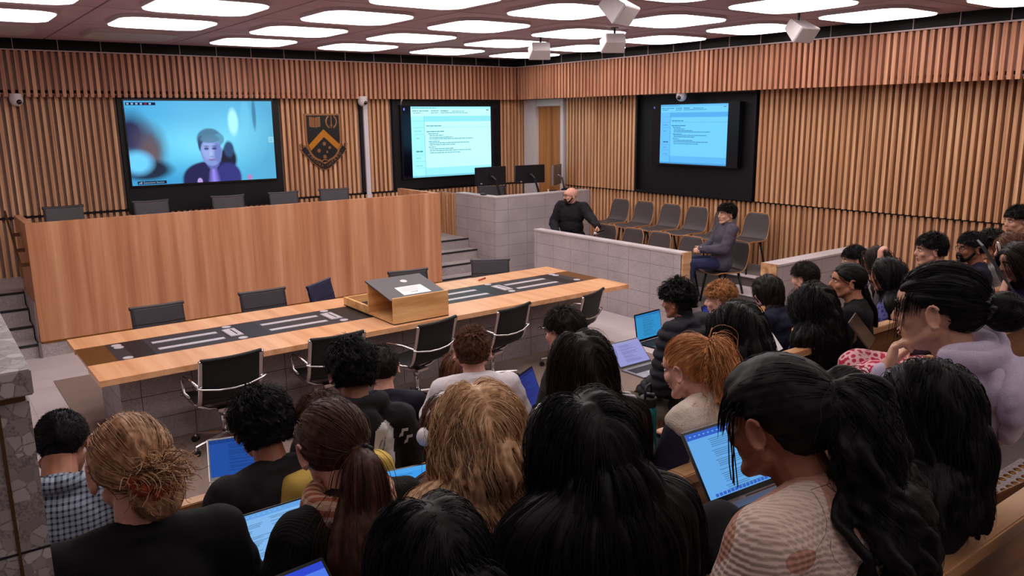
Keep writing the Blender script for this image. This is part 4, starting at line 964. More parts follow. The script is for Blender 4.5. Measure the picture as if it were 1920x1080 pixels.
def bulk_mesh(S, r0, r1, voxel, extra=None):
    m = MB(); n, k = S.shape[:2]
    for i in range(n): m.tube(S[i], np.linspace(r0, r1, k), 6)
    if extra: extra(m)
    me = remesh(m, voxel, 2, .4)
    at = me.attributes.new('rnd', 'FLOAT', 'POINT'); V = verts_of(me)
    v = np.array([noise.noise((x*90, y*90, z*12)) for x, y, z in V.tolist()])*.5+.42; at.data.foreach_set('value', np.clip(v, 0, 1).astype(np.float32)); return me

def hair_strands(st, n, rng, R, Hc, cols, layer):
    """n strands (root-local) for hair style st; layer 0..1 random thickness"""
    k = st['kind']; W = lambda P: Hc+P @ R.T
    p = scalp_roots(n, rng, st.get('low', 0), st.get('front', 0)); nrm = (p-CS)/RS**2; nrm /= np.linalg.norm(nrm, axis=1)[:, None]
    inf = rng.uniform(.2, 1, n)*st.get('thick', .014)*layer+.003
    side = np.sign(p[:, 0]-st.get('part', 0)+rng.normal(0, .004, n))
    if k in ('long', 'bob'):
        d = np.stack([side*.75, np.where(p[:, 1] > .03, -.55, -.15), np.full(n, .15)], 1)+nrm*.35
        up = np.clip((p[:, 2]-.02)/.08, 0, 1)[:, None]; d = d*up+np.array((0, -.10, -1.0))*(1-up)+rng.normal(0, .06, (n, 3))
        d /= np.linalg.norm(d, axis=1)[:, None]; ln = st['len']*rng.uniform(.8, 1.03, n); m = 26
        back = st.get('back', .0)
        def wind(P, i):
            q = (P-Hc) @ R; f = np.zeros_like(P); face = (q[:, 1] > -.01); f[face] += (R @ np.array((0, -1, 0)))*.22*st.get('sweep', 1.0)
            f += (R @ np.array((0, -1, 0)))*back; return f
        S = grow(W(p), d @ R.T, m, ln/m, .34, cols, inf, .8, wind=wind)
        if st.get('bob_in'): 
            t = np.clip(np.linspace(-1.0, 1, S.shape[1]), 0, 1)[None, :, None]; S = S+(Hc+np.array((0, -.01, 0))-S)*np.array((1, 1, 0))*t*.25
        if st.get('wave'): S = wave(S, st['wave'], st.get('freq', 3), rng, curl=st.get('curl', .6))
        return S
    if k in ('short', 'curly', 'fringe'):
        cd = np.array(st.get('comb', (0, -.4, -.6))); d = cd[None, :]+nrm*st.get('lift', .5)+rng.normal(0, st.get('mess', .2), (n, 3))
        top = np.clip((p[:, 2]-.03)/.06, 0, 1); d = d*(top[:, None])+(1-top)[:, None]*(np.array((0, -.25, -.9))+nrm*st.get('lift', .5)*.6+rng.normal(0, st.get('mess', .2), (n, 3)))
        if k == 'fringe': fr = (p[:, 1] > -.01)[:, None]; d = np.where(fr & (top > .2)[:, None], np.array((0, 1.1, -.1))+nrm*.25+rng.normal(0, .12, (n, 3)), d)
        d /= np.linalg.norm(d, axis=1)[:, None]
        ln = (st['len']*(st.get('sides', .55)+(1-st.get('sides', .55))*top))*rng.uniform(.75, 1.1, n); m = 9 if k != 'curly' else 16
        S = grow(W(p), d @ R.T, m, ln/m, st.get('grav', .18), cols, inf, .85)
        if k == 'curly' or st.get('wave'): S = wave(S, st.get('wave', .010), st.get('freq', 2.0), rng, curl=1.0)
        return S
    # gathered hair: over the scalp to the tie, then a tail or a bun
    T = np.array(st['tie']); m1 = 13; t = np.linspace(0, 1, m1)[None, :, None]
    A = p[:, None, :]*(1-t)+T[None, None, :]*t; q = (A-CS)/RS; l = np.linalg.norm(q, axis=2, keepdims=True)
    bul = 1.0+(inf[:, None, None]/.09)*np.sin(PI*np.clip(t*1.05, 0, 1))**.6+.02
    far = np.clip(t*1.0, 0, 1)**6; A = (CS+RS*(q/l)*bul)*(1-far)+(T+rng.normal(0, .006, (n, 1, 3)))*far
    if st.get('loose'): A = A+rng.normal(0, st['loose'], (n, 1, 3))*np.sin(PI*t)
    S1 = Hc+A @ R.T; sel = rng.uniform(0, 1, n) < st.get('tailfrac', .8)
    Tw = S1[:, -1]
    if k == 'pony':
        d = np.array(st.get('out', (0, -.9, .15)))[None, :]+rng.normal(0, st.get('spread', .25), (n, 3)); d /= np.linalg.norm(d, axis=1)[:, None]; ln = st['len']*rng.uniform(.7, 1.05, n); m2 = 22
        S2 = grow(Tw, d @ R.T, m2, ln/m2, st.get('grav', .3), cols, inf*.5+rng.uniform(0, st.get('fat', .012), n), .82)
        if st.get('wave'): S2 = wave(S2, st['wave'], st.get('freq', 3), rng, curl=.8)
    else:
        bc = np.array(st['bun']); br = st['bunr']; m2 = 22; a = rng.normal(size=(n, 3)); ax = unit(bc-T); a = a-ax*(a @ ax)[:, None]*st.get('twist', .4); a /= np.linalg.norm(a, axis=1)[:, None]
        b = np.cross(a, rng.normal(size=(n, 3))); b /= np.linalg.norm(b, axis=1)[:, None]; rr = (br*np.where(rng.uniform(0, 1, n) < .12, rng.uniform(1.0, 1.25, n), rng.uniform(.72, 1.05, n)))[:, None, None]; th = np.linspace(0, rng.uniform(3.5, 6.5), m2)[None, :, None]
        B_ = bc+rr*(a[:, None, :]*np.cos(th)+b[:, None, :]*np.sin(th))*np.array(st.get('bunshape', (1, 1, 1)))
        w_ = np.clip(np.linspace(0, 1, m2)*4, 0, 1)[None, :, None]; S2 = (Hc+(T+(B_-T)*w_) @ R.T)
    S = np.concatenate([S1, S2[:, 1:]], 1); 
    return S[sel] if sel.any() else S

def make_hair(st, R, Hc, cols, parent, near, rng):
    mt = hairmat('hair_'+st['col'], *HR[st['col']]); thick = st.get('thick', .014)
    voxel = {3: .0055, 2: .007, 1: .010}[near]
    gs = hair_strands(st, st.get('guides', 300 if near > 1 else 170), rng, R, Hc, cols, .7)
    r0 = st.get('r0', .011)
    def cap_(m):
        q = scalp_roots(st.get('ncap', 420 if near > 1 else 200), rng, st.get('low', 0), st.get('front', 0))
        cr = st.get('capr', .009)
        for x in q: m.ell(Hc+R @ (CS+(x-CS)*.97), (cr+.004,)*3, None, 8, 6)
        m.ell(Hc+R @ CS, RS*.97, R, 20, 14) if st.get('core', 0) else None
        if st['kind'] == 'bun': m.ell(Hc+R @ np.array(st['bun']), np.array(st.get('bunshape', (1, 1, 1)))*st['bunr']*.6, R)
    me = bulk_mesh(gs, r0, st.get('r1', .006), voxel, cap_); o = obj('hair', me, mt, parent)
    n = int(st.get('n', {3: 2600, 2: 1100, 1: 320}[near])); rs = st.get('sr', {3: .0008, 2: .0012, 1: .0022}[near])
    S = hair_strands(st, n, rng, R, Hc, cols, 1.15); S = np.concatenate([S]); S = S+rng.normal(0, .0015, (len(S), 1, 3))
    sm = strand_mesh(S, rs); so = obj('hair_strands', sm, mt, o); tag(so, kind='stuff')
    if st.get('fly') or near == 3:
        f = dict(st); f['thick'] = thick*1.3; f['wave'] = max(st.get('wave', 0), .006) if st['kind'] != 'bun' else 0; f['loose'] = .006; f['mess'] = st.get('mess', .2)+.25
        S = hair_strands(f, 46, rng, R, Hc, cols, 1.25); so = obj('stray_hair', strand_mesh(S, rs*.75), mt, o); tag(so, kind='stuff')
    return o

def displace(me, amp, freq, seed, mode='folds'):
    V = verts_of(me).copy(); N = normals_of(me); sd = seed*7.31
    d = np.array([noise.noise((x*freq+sd, y*freq, z*freq*1.6))+.5*noise.noise((x*freq*2.3, y*freq*2.3+sd, z*freq*2.3)) for x, y, z in V.tolist()])
    if mode == 'puffer': d = .3*d+np.abs(np.sin(V[:, 2]*PI/.062+d*.7))*2.2-1.2
    if mode == 'fuzzy': d = d+.9*np.array([noise.noise((x*90+sd, y*90, z*90)) for x, y, z in V.tolist()])
    set_verts(me, V+N*(d*amp)[:, None])

NP_ = [0]
def person(label, uv, depth, floor, hd=8, yaw=0, pitch=8, roll=0, lean=6, hair=None, sk='light', top=None, pants=(30, 30, 36), arms='lap', near=1, w=1.0, legs=True, seat=.44, face=False,
           sleeve='long', neckline='crew', extras=None, hands=None, slim=1.0, group=None, topmat=None, tx=None, twist=0, pantsmat=None, legpose=None, fit=.012, mode='folds', headscale=.94, skirt=None, xcol=None):
    NP_[0] += 1; rng = np.random.default_rng(100+NP_[0]); Rl = rotm('X', -rad(lean)); w_ = .92*w
    hd = hd if abs(hd) > 720 else hd
    tgt = at_depth(uv[0], uv[1], depth) if tx is None else np.array(tx)
    piv = np.array((0, 0, .10))
    head0 = np.array((0, -.012, .598))+rotm('X', -rad(max(0, pitch)*.55)) @ np.array((0, .046, .128)); z_h = (Rl @ (head0-piv)+piv)[2]
    s_raw = (tgt[2]-floor-seat)/z_h; s = min(1.16, max(.80, s_raw))
    if abs(s-s_raw) > .001 or s < .86 or s > 1.1: print('TORSO', round(s_raw, 2), [round(float(q), 2) for q in tgt], label[:40])
    def up(p): return (Rl @ ((np.array(p, float)-piv)*np.array((1, 1, 1)))+piv)*np.array((1, 1, s))
    Hc = up(head0)
    Rz = rotm('Z', rad(hd)); loc = tgt-Rz @ Hc
    root = empty('person', tuple(loc), rad(hd), label, 'person', group)
    Rr = rotm('Z', rad(yaw)) @ rotm('X', -rad(pitch)) @ rotm('Y', rad(roll)); Rh = Rr*headscale
    inv = lambda P: Rz.T @ (np.array(P, float)-loc)          # world -> person-local
    # ---- arms
    sh = {sd: up((sd*.165*w_, -.012, .552)) for sd in (-1, 1)}; el, wr, hdirs = {}, {}, {}
    for sd in (-1, 1):
        a = arms if isinstance(arms, str) else arms[0 if sd < 0 else 1]
        if a == 'lap': el[sd] = up((sd*.245*w_, .05, .30)); wr[sd] = np.array((sd*.12, .30, .20)); hdirs[sd] = (np.array((-sd*.45, 1, -.25)), np.array((0, -.15, -1)), .45)
        elif a == 'type': el[sd] = up((sd*.25*w_, .06, .31)); wr[sd] = np.array((sd*.115, .33, .25)); hdirs[sd] = (np.array((-sd*.3, 1, -.1)), np.array((0, 0, -1)), .5)
        elif a == 'down': el[sd] = up((sd*.235*w_, -.02, .29)); wr[sd] = np.array((sd*.20, .15, .16)); hdirs[sd] = (np.array((-sd*.2, 1, -.3)), np.array((0, -.1, -1)), .4)
        elif a == 'chin': el[sd] = up((sd*.16, .20, .30)); wr[sd] = Hc+Rh @ np.array((sd*.035, .125, -.185)); hdirs[sd] = (np.array((-sd*.25, -.12, 1)), np.array((-sd*.2, -1, -.1)), .75)
        elif isinstance(a, tuple): el[sd], wr[sd] = inv(a[0]) if a[3] == 'w' else up(a[0]), inv(a[1]) if a[3] == 'w' else np.array(a[1]); hdirs[sd] = a[2]
    det = {3: .0046, 2: .0075, 1: .011}[near]
    # ---- body (one continuous skin surface)
    b = MB(); add_head(b, Hc, Rh, near > 0 and not (hair and hair.get('noear')), 0, 16 if near > 1 else 12)
    nb = up((0, -.022, .595)); nk = Hc+Rh @ np.array((0, -.028, -.055)); b.cap(nb-np.array((0, 0, .02)), nk, .057*slim, .052*slim); b.cap(nb, nk+Rh @ np.array((0, .028, -.01)), .05*slim, .044*slim)
    def torso(m, g):
        Rt = Rl
        m.ell(up((0, -.012, .10)), (.172*w_+g, .118+g, .125+g)); m.ell(up((0, .006, .26)), (.142*w_+g, .108+g, .155+g), Rt); m.ell(up((0, .0, .42)), (.158*w_+g, .112+g, .165+g), Rt)
        m.ell(up((0, -.03, .50)), (.145*w_+g, .084+g, .105+g), Rt)
        for sd in (-1, 1):
            m.cap(up((0, -.022, .545)), up((sd*.150*w_, -.015, .550)), .062+g, .054+g); m.cap(up((0, -.03, .592)), up((sd*.115*w_, -.02, .563)), .045+g*.6, .047+g)
    def arm(m, g, full=True, part='all'):
        for sd in (-1, 1):
            m.cap(sh[sd], el[sd], .050*w+g, .042*w+g)
            e2 = el[sd]+(wr[sd]-el[sd])*(1.0 if full else .0)
            if part == 'all' or full: m.cap(el[sd], e2, .041*w+g, .029+g*.8)
    torso(b, -.006); arm(b, -.008)
    for sd in (-1, 1):
        d_, n_, cu = hdirs[sd]; add_hand(b, wr[sd], d_, n_, 1 if np.dot(np.cross(unit(d_), n_), np.array((-sd, .1, .15))) > 0 else -1, cu)
    hip = {sd: np.array((sd*.088, .0, .085)) for sd in (-1, 1)}; kn = {sd: np.array((sd*.125, .43, .10)) for sd in (-1, 1)}; an = {sd: np.array((sd*.115, .44, .10-min(.5, seat+.02))) for sd in (-1, 1)}
    if legpose: legpose(hip, kn, an, inv)
    for sd in (-1, 1): b.cap(hip[sd], kn[sd], .07, .048); b.cap(kn[sd], an[sd], .046, .034)
    body = obj('body', remesh(b, det, 2), skin('skin_'+sk, SK[sk]), root)
    # ---- clothing
    tm = topmat or cloth('cloth_%d_%d_%d' % tuple(top), top)
    m = MB(); torso(m, fit)
    if sleeve == 'long': arm(m, fit)
    elif sleeve == 'short':
        for sd in (-1, 1): e_ = sh[sd]+(el[sd]-sh[sd])*.62; m.cap(sh[sd], e_, .054*w+fit, .052*w+fit*1.4)
    elif sleeve == 'none':
        for sd in (-1, 1): m.ell(sh[sd], (.055, .055, .055))
    if neckline in ('crew', 'collar'): m.tube([nb+np.array((0, .006, .0))+Rl @ np.array((.066*math.cos(a), .062*math.sin(a), .004+.008*-math.sin(a))) for a in np.linspace(0, 2*PI, 20)], .009+.002*(neckline == 'crew'), 8)
    if neckline == 'turtle': m.cap(nb, nb+(nk-nb)*.62, .068, .060)
    if neckline == 'hood':
        for i, a in enumerate(np.linspace(-PI*.98, PI*-.02, 14)):
            c = nb+Rl @ np.array((.098*math.cos(a), .080*math.sin(a)+.01, .012+.026*abs(math.cos(a)))); m.ell(c, (.034, .034, .034+.02*abs(math.sin(a))))
        m.ell(nb+Rl @ np.array((0, -.095, -.06)), (.105, .042, .085), Rl); m.ell(nb+Rl @ np.array((0, -.10, -.12)), (.07, .034, .06), Rl)
    tmsh = remesh(m, {3: .0085, 2: .011}[near] if near > 1 else .014, 4); displace(tmsh, {'folds': .008, 'puffer': .010, 'fuzzy': .007, 'knit': .003}[mode], 11 if mode != 'fuzzy' else 14, NP_[0], mode)
    topo = obj('top', tmsh, tm, root)
    if neckline == 'collar':
        for sd in (-1, 1):
            m = MB(); a = np.linspace(-PI/2, PI*.42 if sd > 0 else PI*.42, 9); ring = [nb+Rl @ np.array((sd*.068*math.cos(x), .064*math.sin(x), .008)) for x in a]; up_ = [p+np.array((0, .004, .030)) for p in ring]; dn = [p+unit((p-nb)*np.array((1, 1, 0)))*.022+np.array((0, 0, -.012)) for p in ring]
            m.sheet(np.array([ring, up_, [(p+q)/2+unit((p-nb)*np.array((1, 1, 0)))*.012 for p, q in zip(up_, dn)], dn]), .004); m.build('collar', tm, topo, smooth=True)
    if legs:
        pm = pantsmat or cloth('pants_%d_%d_%d' % tuple(pants), pants); m = MB(); m.ell((0, -.005, .085), (.178*w_, .125, .105))
        for sd in (-1, 1): m.cap(hip[sd], kn[sd], .088+(.03 if skirt else 0), .066+(.04 if skirt else 0)); m.cap(kn[sd], an[sd]+np.array((0, 0, .03)), .064, .056)
        pm_ = remesh(m, .012 if near > 1 else .016, 3); displace(pm_, .006, 10, NP_[0]+3); obj('trousers' if not skirt else 'skirt', pm_, pm, root)
        for sd in (-1, 1):
            m = MB(); a = an[sd]; m.cap(a+np.array((0, -.03, -.045)), a+np.array((0, .13, -.058)), .042, .034); m.cap(a, a+np.array((0, 0, -.03)), .045, .045); obj('shoe', remesh(m, .012, 2), plain('shoe_dark', (38, 34, 36), .6), root)
    # ---- face
    if face:
        for sd in (-1, 1):
            m = MB(); c = Hc+Rh @ np.array((sd*.031, .0815, .006)); m.ell(c, (.0125, .0105, .0075), Rh, 12, 8); e = m.build('eye', plain('eye_white', (205, 195, 192), .25, nz=0), root, smooth=True)
            m = MB(); m.ell(c+Rh @ np.array((0, .0085, 0)), (.0058, .0035, .0058), Rh, 10, 8); m.build('iris', plain('iris_dark', (30, 18, 14), .2, nz=0), e, smooth=True)
            m = MB(); m.tube([Hc+Rh @ np.array((sd*x, y, z)) for x, y, z in ((.015, .100, .026), (.032, .096, .031), (.050, .082, .026))], [.0035, .004, .0025], 6); m.build('eyebrow', hairmat('hair_'+(hair or {'col': 'darkbrown'})['col'], *HR[(hair or {'col': 'darkbrown'})['col']]), root, smooth=True)
        m = MB(); m.ell(Hc+Rh @ np.array((0, .0955, -.0555)), (.021, .006, .0045), Rh); m.ell(Hc+Rh @ np.array((0, .0945, -.0665)), (.019, .006, .0052), Rh); m.build('lips', plain('lips', (160, 88, 84), .45, nz=.03), root, smooth=True)
    # ---- hair
    if hair:
        I3 = np.eye(3); cols = [(Hc+Rh @ CS, RS*headscale, Rr), (Hc+Rh @ np.array((0, .03, -.032)), np.array((.066, .070, .088))*headscale, Rr), ((nb+nk)/2, np.array((.058, .058, .10)), I3),
                (up((0, 0, .42)), np.array((.158*w_+fit, .112+fit, .165+fit)), Rl), (up((0, -.03, .50)), np.array((.145*w_+fit, .086+fit, .105+fit)), Rl), (up((0, -.018, .55)), np.array((.215*w_+fit, .062+fit, .064+fit)), Rl), (up((0, -.025, .575)), np.array((.13*w_+fit, .055+fit, .055+fit)), Rl), (up((0, 0, .26)), np.array((.15*w_+fit, .112+fit, .16)), Rl)]
        if xcol is not None: cols.append((inv(xcol[0]), np.array(xcol[1]), Rz.T))
        make_hair(hair, Rh, Hc, cols, root, near, rng)
    if extras: extras(dict(root=root, Hc=Hc, R=Rh, Rr=Rr, up=up, nb=nb, nk=nk, Rl=Rl, w=w_, top=topo, loc=loc, Rz=Rz, inv=inv, wr=wr, el=el, sh=sh, kn=kn, fit=fit, body=body, near=near))
    return root
def glasses(P, col=(28, 24, 26), round_=False):
    Hc, R = P['Hc'], P['R']; m = MB()
    for s in (-1, 1):
        m.tube([Hc+R @ np.array((s*.033+.024*math.cos(a), .103-.010*abs(math.cos(a))*(1 if math.cos(a)*s > 0 else .2), .004+.019*math.sin(a))) for a in np.linspace(0, 2*PI, 21)], .002, 6)
        m.tube([Hc+R @ np.array(q) for q in ((s*.056, .094, .010), (s*.078, .05, .012), (s*.084, -.02, .008))], .0022, 6)
    m.tube([Hc+R @ np.array(q) for q in ((-.010, .106, .008), (0, .109, .011), (.010, .106, .008))], .002, 6)
    m.build('glasses', plain('frame_%d' % col[0], col, .3, nz=0), P['root'])
def earring(P, sd, c=(210, 196, 180), r=.004, hoop=0):
    m = MB(); c0 = P['Hc']+P['R'] @ np.array((sd*.0885, -.008, -.034))
    if hoop: m.tube([c0+np.array((0, hoop*math.cos(a), -hoop+hoop*math.sin(a))) for a in np.linspace(0, 2*PI, 17)], .0016, 6)
    else: m.ell(c0, (r, r, r), None, 10, 8)
    m.build('earring', plain('earring_metal', c, .25, .8, nz=0), P['root'], smooth=True)
def beard(P, col):
    m = MB(); Hc, R = P['Hc'], P['R']
    for s in (-1, 1):
        for a, b in (((.062, .005, -.035), (.052, .045, -.075)), ((.052, .045, -.075), (.022, .080, -.098)), ((.022, .080, -.098), (0, .092, -.105)), ((.024, .093, -.047), (.030, .086, -.075)), ((0, .101, -.045), (.024, .093, -.047))): m.cap(Hc+R @ np.array((s*a[0], a[1], a[2])), Hc+R @ np.array((s*b[0], b[1], b[2])), .013, .014, 10, 3)
    m.ell(Hc+R @ np.array((0, .082, -.104)), (.032, .022, .024), R)
    me = remesh(m, .006, 2); at = me.attributes.new('rnd', 'FLOAT', 'POINT'); at.data.foreach_set('value', RNG.uniform(.1, .6, len(me.vertices)).astype(np.float32)); obj('beard', me, hairmat('hair_'+col, *HR[col]), P['root'])
# ------------------------------------------------------------------ hair styles
def H(kind, col, **k): return dict(kind=kind, col=col, **k)
h_short = lambda col, kind='short', **k: H(kind, col, **dict(dict(len=.034, thick=.009, lift=.28, mess=.2, r0=.005, r1=.003, capr=.006, ncap=900, n=4200, sr=.0008), **k))
h_curly = lambda col, **k: H('curly', col, **dict(dict(len=.055, thick=.016, lift=.4, mess=.35, wave=.008, freq=1.1, grav=.12, sides=.6, r0=.006, r1=.004, capr=.008), **k))
h_long = lambda col, **k: H('long', col, **dict(dict(len=.48, thick=.014, noear=1, r0=.009, r1=.007), **k))
h_pony = lambda col, tie, ln, **k: H('pony', col, **dict(dict(tie=tie, len=ln, thick=.012, r0=.008, r1=.006), **k))
h_bun = lambda col, tie, bun, r, **k: H('bun', col, **dict(dict(tie=tie, bun=bun, bunr=r, thick=.012, r0=.007, r1=.005), **k))

# ---- things that lie on the surface of a garment
from mathutils.bvhtree import BVHTree
def decal(P, poly, mat, name, origin, ux, uz, res=.006, off=.0025, reach=.5):
    """a print on the garment: polygon poly in a frame (origin, ux, uz) cast onto the cloth along the frame's normal"""
    ux, uz = unit(ux), unit(uz); nn = unit(np.cross(uz, ux)); me = P['top'].data
    tr = BVHTree.FromPolygons([v.co[:] for v in me.vertices], [p.vertices[:] for p in me.polygons])
    pl = np.array(poly); lo, hi = pl.min(0), pl.max(0)
    def inside(x, z):
        c = False; j = len(pl)-1
        for i in range(len(pl)):
            if (pl[i][1] > z) != (pl[j][1] > z) and x < (pl[j][0]-pl[i][0])*(z-pl[i][1])/(pl[j][1]-pl[i][1])+pl[i][0]: c = not c
            j = i
        return c
    nx, nz = int((hi[0]-lo[0])/res)+2, int((hi[1]-lo[1])/res)+2; idx = {}; V = []; F = []
    for i in range(nx):
        for j in range(nz):
            x, z = lo[0]+i*res, lo[1]+j*res
            o = origin+ux*x+uz*z-nn*reach; hit = tr.ray_cast(Vector(o), Vector(nn))
            if hit[0] is not None: idx[i, j] = len(V); V.append(tuple(np.array(hit[0])-nn*off))
    for i in range(nx-1):
        for j in range(nz-1):
            q = [(i, j), (i+1, j), (i+1, j+1), (i, j+1)]
            if all(k in idx for k in q) and inside(lo[0]+(i+.5)*res, lo[1]+(j+.5)*res): F.append([idx[k] for k in q])
    if not F: return
    me2 = bpy.data.meshes.new(name); me2.from_pydata(V, [], F); obj(name, me2, mat, P['top'])
def tube_part(P, pts, r, name, mat, parent=None):
    m = MB(); m.tube(pts, r, 8); return m.build(name, mat, parent or P['root'], smooth=True)
def scrunchie(P, c, axis, R_, r, mat, wob=.25, name='scrunchie'):
    c = P['Hc']+P['R'] @ np.array(c); ax = unit(P['R'] @ np.array(axis)); a = unit(np.cross(ax, (0, .3, 1))); b = np.cross(ax, a); th = np.linspace(0, 2*PI, 151)
    pts = [c+(a*math.cos(t)+b*math.sin(t))*R_*(1+.10*math.sin(9*t))+ax*R_*.18*math.sin(7*t+1) for t in th]
    m = MB(); m.tube(pts, r*(1+wob*np.sin(23*th)+wob*.5*np.sin(9*th+1)), 10); return m.build(name, mat, P['root'], smooth=True)

def bangs(P, col, n=220, ln=(.09, .13), xr=(-1, 1), zmin=.04, ymin=.02, seed=3, r=.0011, down=1.0, out=.0, name='fringe'):
    rng = np.random.default_rng(seed); p = scalp_roots(n*6, rng, 0, .006); k = (p[:, 1] > ymin) & (p[:, 2] > zmin) & (p[:, 0] > xr[0]*.08) & (p[:, 0] < xr[1]*.08); p = p[k][:n]; m = len(p)
    d = np.stack([p[:, 0]*2.5+rng.normal(0, .15, m), np.full(m, .9), np.full(m, .15)], 1); d /= np.linalg.norm(d, axis=1)[:, None]; L_ = rng.uniform(*ln, m)
    cols = [(P['Hc']+P['R'] @ CS, RS*.94, P['Rr']), (P['Hc']+P['R'] @ np.array((0, .03, -.032)), np.array((.062, .068, .086))*.95, P['Rr'])]
    S = grow(P['Hc']+p @ P['R'].T, d @ P['Rr'].T, 16, L_/16, .30*down, cols, rng.uniform(.002, .012, m)+out, .8)
    o = obj(name, strand_mesh(S, r, 4, taper=.3), hairmat('hair_'+col, *HR[col]), P['root']); tag(o, kind='stuff'); return o
# ------------------------------------------------------------------ third rows and up, nearest the camera
F0, F1, F2, F3 = TZ[0], TZ[1], TZ[2], TZ[3]
def x_bun(P):
    scrunchie(P, (.014, -.118, -.026), (.1, -.5, 1), .038, .013, cloth('scrunchie_rust', (140, 52, 26), .5, 300, .2), .28)
    rng = np.random.default_rng(5); n = 480; T = np.array((.014, -.105, -.012)); d = np.column_stack([rng.normal(.5, .65, n), rng.normal(-.55, .3, n), rng.normal(.75, .4, n)]); d /= np.linalg.norm(d, axis=1)[:, None]
    S = grow(P['Hc']+(T+rng.normal(0, .012, (n, 3))) @ P['R'].T, d @ P['R'].T, 18, rng.uniform(.045, .105, n)/18, .06, [(P['Hc']+P['R'] @ CS, RS*1.0, P['Rr'])], np.full(n, .004), .9)
    o = obj('loose_curls', strand_mesh(wave(S, .010, 1.3, rng), .0010, 4, taper=.5), hairmat('hair_blonde', *HR['blonde']), P['root']); tag(o, kind='stuff')
    earring(P, -1)
person('person in a black jumper with a messy blonde bun held by a rust scrunchie', (246, 876), 1.82, F2, hd=-6, yaw=10, pitch=14, lean=4, near=3, w=1.06, sk='light', top=(15, 14, 16),
       hair=h_bun('blonde', (.012, -.108, -.022), (.018, -.116, -.066), .042, bunshape=(1.15, .85, 1.0), thick=.012, n=2600, tailfrac=.9, loose=.003, fly=1), extras=x_bun, arms='type')
def x_bp(P):
    scrunchie(P, (.028, -.120, -.034), (-.5, -1, -.4), .019, .006, M['rubber'], .1, 'hair_tie')
    sc_ = cloth('scarf_check', (150, 84, 60), .9, 300, .3, kind='check', c2=(206, 180, 156)); m = MB(); th = np.linspace(0, 2*PI, 25)
    for dz, rr in ((-.014, .090), (.018, .080)): m.tube([P['nb']+np.array((rr*math.cos(t)*1.15, rr*math.sin(t)*.95+.012, dz+.006*math.sin(2*t)+.012*math.sin(t))) for t in th], .030, 12)
    m.cap(P['nb']+np.array((.08, .03, .0)), P['nb']+np.array((.15, .05, -.035)), .036, .028)
    obj('scarf', remesh(m, .012, 14), sc_, P['root'])
person('person with a low brown ponytail, check scarf and black ribbed jumper', (622, 838), 2.05, F2, hd=2, yaw=2, pitch=22, lean=8, near=3, sk='pale', top=(16, 14, 16), topmat=cloth('black_rib', (16, 14, 16), .9, 300, .3, kind='rib'),
       hair=h_pony('brown', (.030, -.108, -.03), .36, out=(-.9, -.5, -.35), spread=.3, thick=.014, fat=.03, n=3400, low=-.012, tailfrac=.95, guides=360), extras=x_bp, arms='type')
def x_blonde(P): pass
person('person with long wavy blonde hair and a pastel tie-dye top', (893, 806), 2.08, F2, hd=-14, yaw=2, pitch=8, lean=5, near=3, sk='pale', top=(150, 160, 170), topmat=cloth('tie_dye', (120, 150, 165), .9, 300, .3, kind='tie', c2=(112, 140, 152), c3=(196, 142, 170)),
       hair=h_long('wavyblonde', len=.44, wave=.016, freq=2.3, thick=.016, n=3600, part=0, curl=.7, r0=.009), extras=x_blonde, arms='type')
person('person in a fuzzy black coat with very long straight black hair, at the bottom centre', (1090, 845), 1.74, F3, hd=-12, yaw=4, pitch=16, lean=6, near=3, w=1.0, sk='asian', top=(15, 13, 15), topmat=cloth('black_fleece', (17, 15, 18), .98, 220, .9, .3),
       hair=h_long('black', len=.52, thick=.018, n=3600, wave=.003, freq=2, r0=.014), mode='fuzzy', fit=.026, arms='lap')
person('person with parted black hair, only the top of the head showing, bottom edge', (806, 1062), 1.44, F3, hd=-10, yaw=6, pitch=26, lean=8, near=3, sk='asian', top=(22, 20, 22), hair=h_long('black', len=.40, thick=.012, n=3400, part=.004), arms='type')
def x_pony(P):
    earring(P, -1); scrunchie(P, (.028, -.112, .040), (.2, -1, .15), .024, .009, M['rubber'], .2, 'hair_tie')
    bangs(P, 'black', 380, (.035, .075), xr=(-1, .8), zmin=.04, ymin=.0, seed=8, name='front_hair')
    # loose strands by the face
    I = np.array([[-.07, .055, .02], [-.066, .066, -.02], [-.064, .075, -.07], [-.05, .09, -.11]]); m = MB()
    for k in range(5): m.tube([P['Hc']+P['R'] @ (q+np.array((.003*k-.006, .004*math.sin(k*2+i), -.004*k*i*.4))) for i, q in enumerate(I)], .0012, 5)
    m.build('loose_strand', hairmat('hair_black', *HR['black']), P['root'], smooth=True)
    def lp(): pass
def legs_cross(hip, kn, an, inv):
    kn[1] = np.array((.22, .42, .33)); an[1] = np.array((.05, .52, .08))
person('person with a full black ponytail and a cream and tan chunky knit jumper', (1455, 792), 1.52, F3, hd=3, yaw=2, pitch=14, lean=10, near=3, w=1.04, sk='brown', top=(208, 176, 160), topmat=cloth('cream_knit', (216, 190, 176), .95, 300, .9, .06, kind='knit', c2=(186, 136, 118)), pants=(24, 22, 25),
       hair=h_pony('black', (.028, -.100, .040), .38, out=(.3, -.9, .2), spread=.6, thick=.018, fat=.05, wave=.016, freq=2.2, n=3600, tailfrac=.95, r0=.012, r1=.010, grav=.34, guides=330), extras=x_pony, arms='type', mode='knit', fit=.024, legpose=legs_cross)
def x_navy(P):
    bangs(P, 'black', 500, (.16, .28), xr=(-1, -.3), zmin=.0, ymin=-.03, seed=6, name='side_lock'); glasses(P, (150, 120, 90)); None
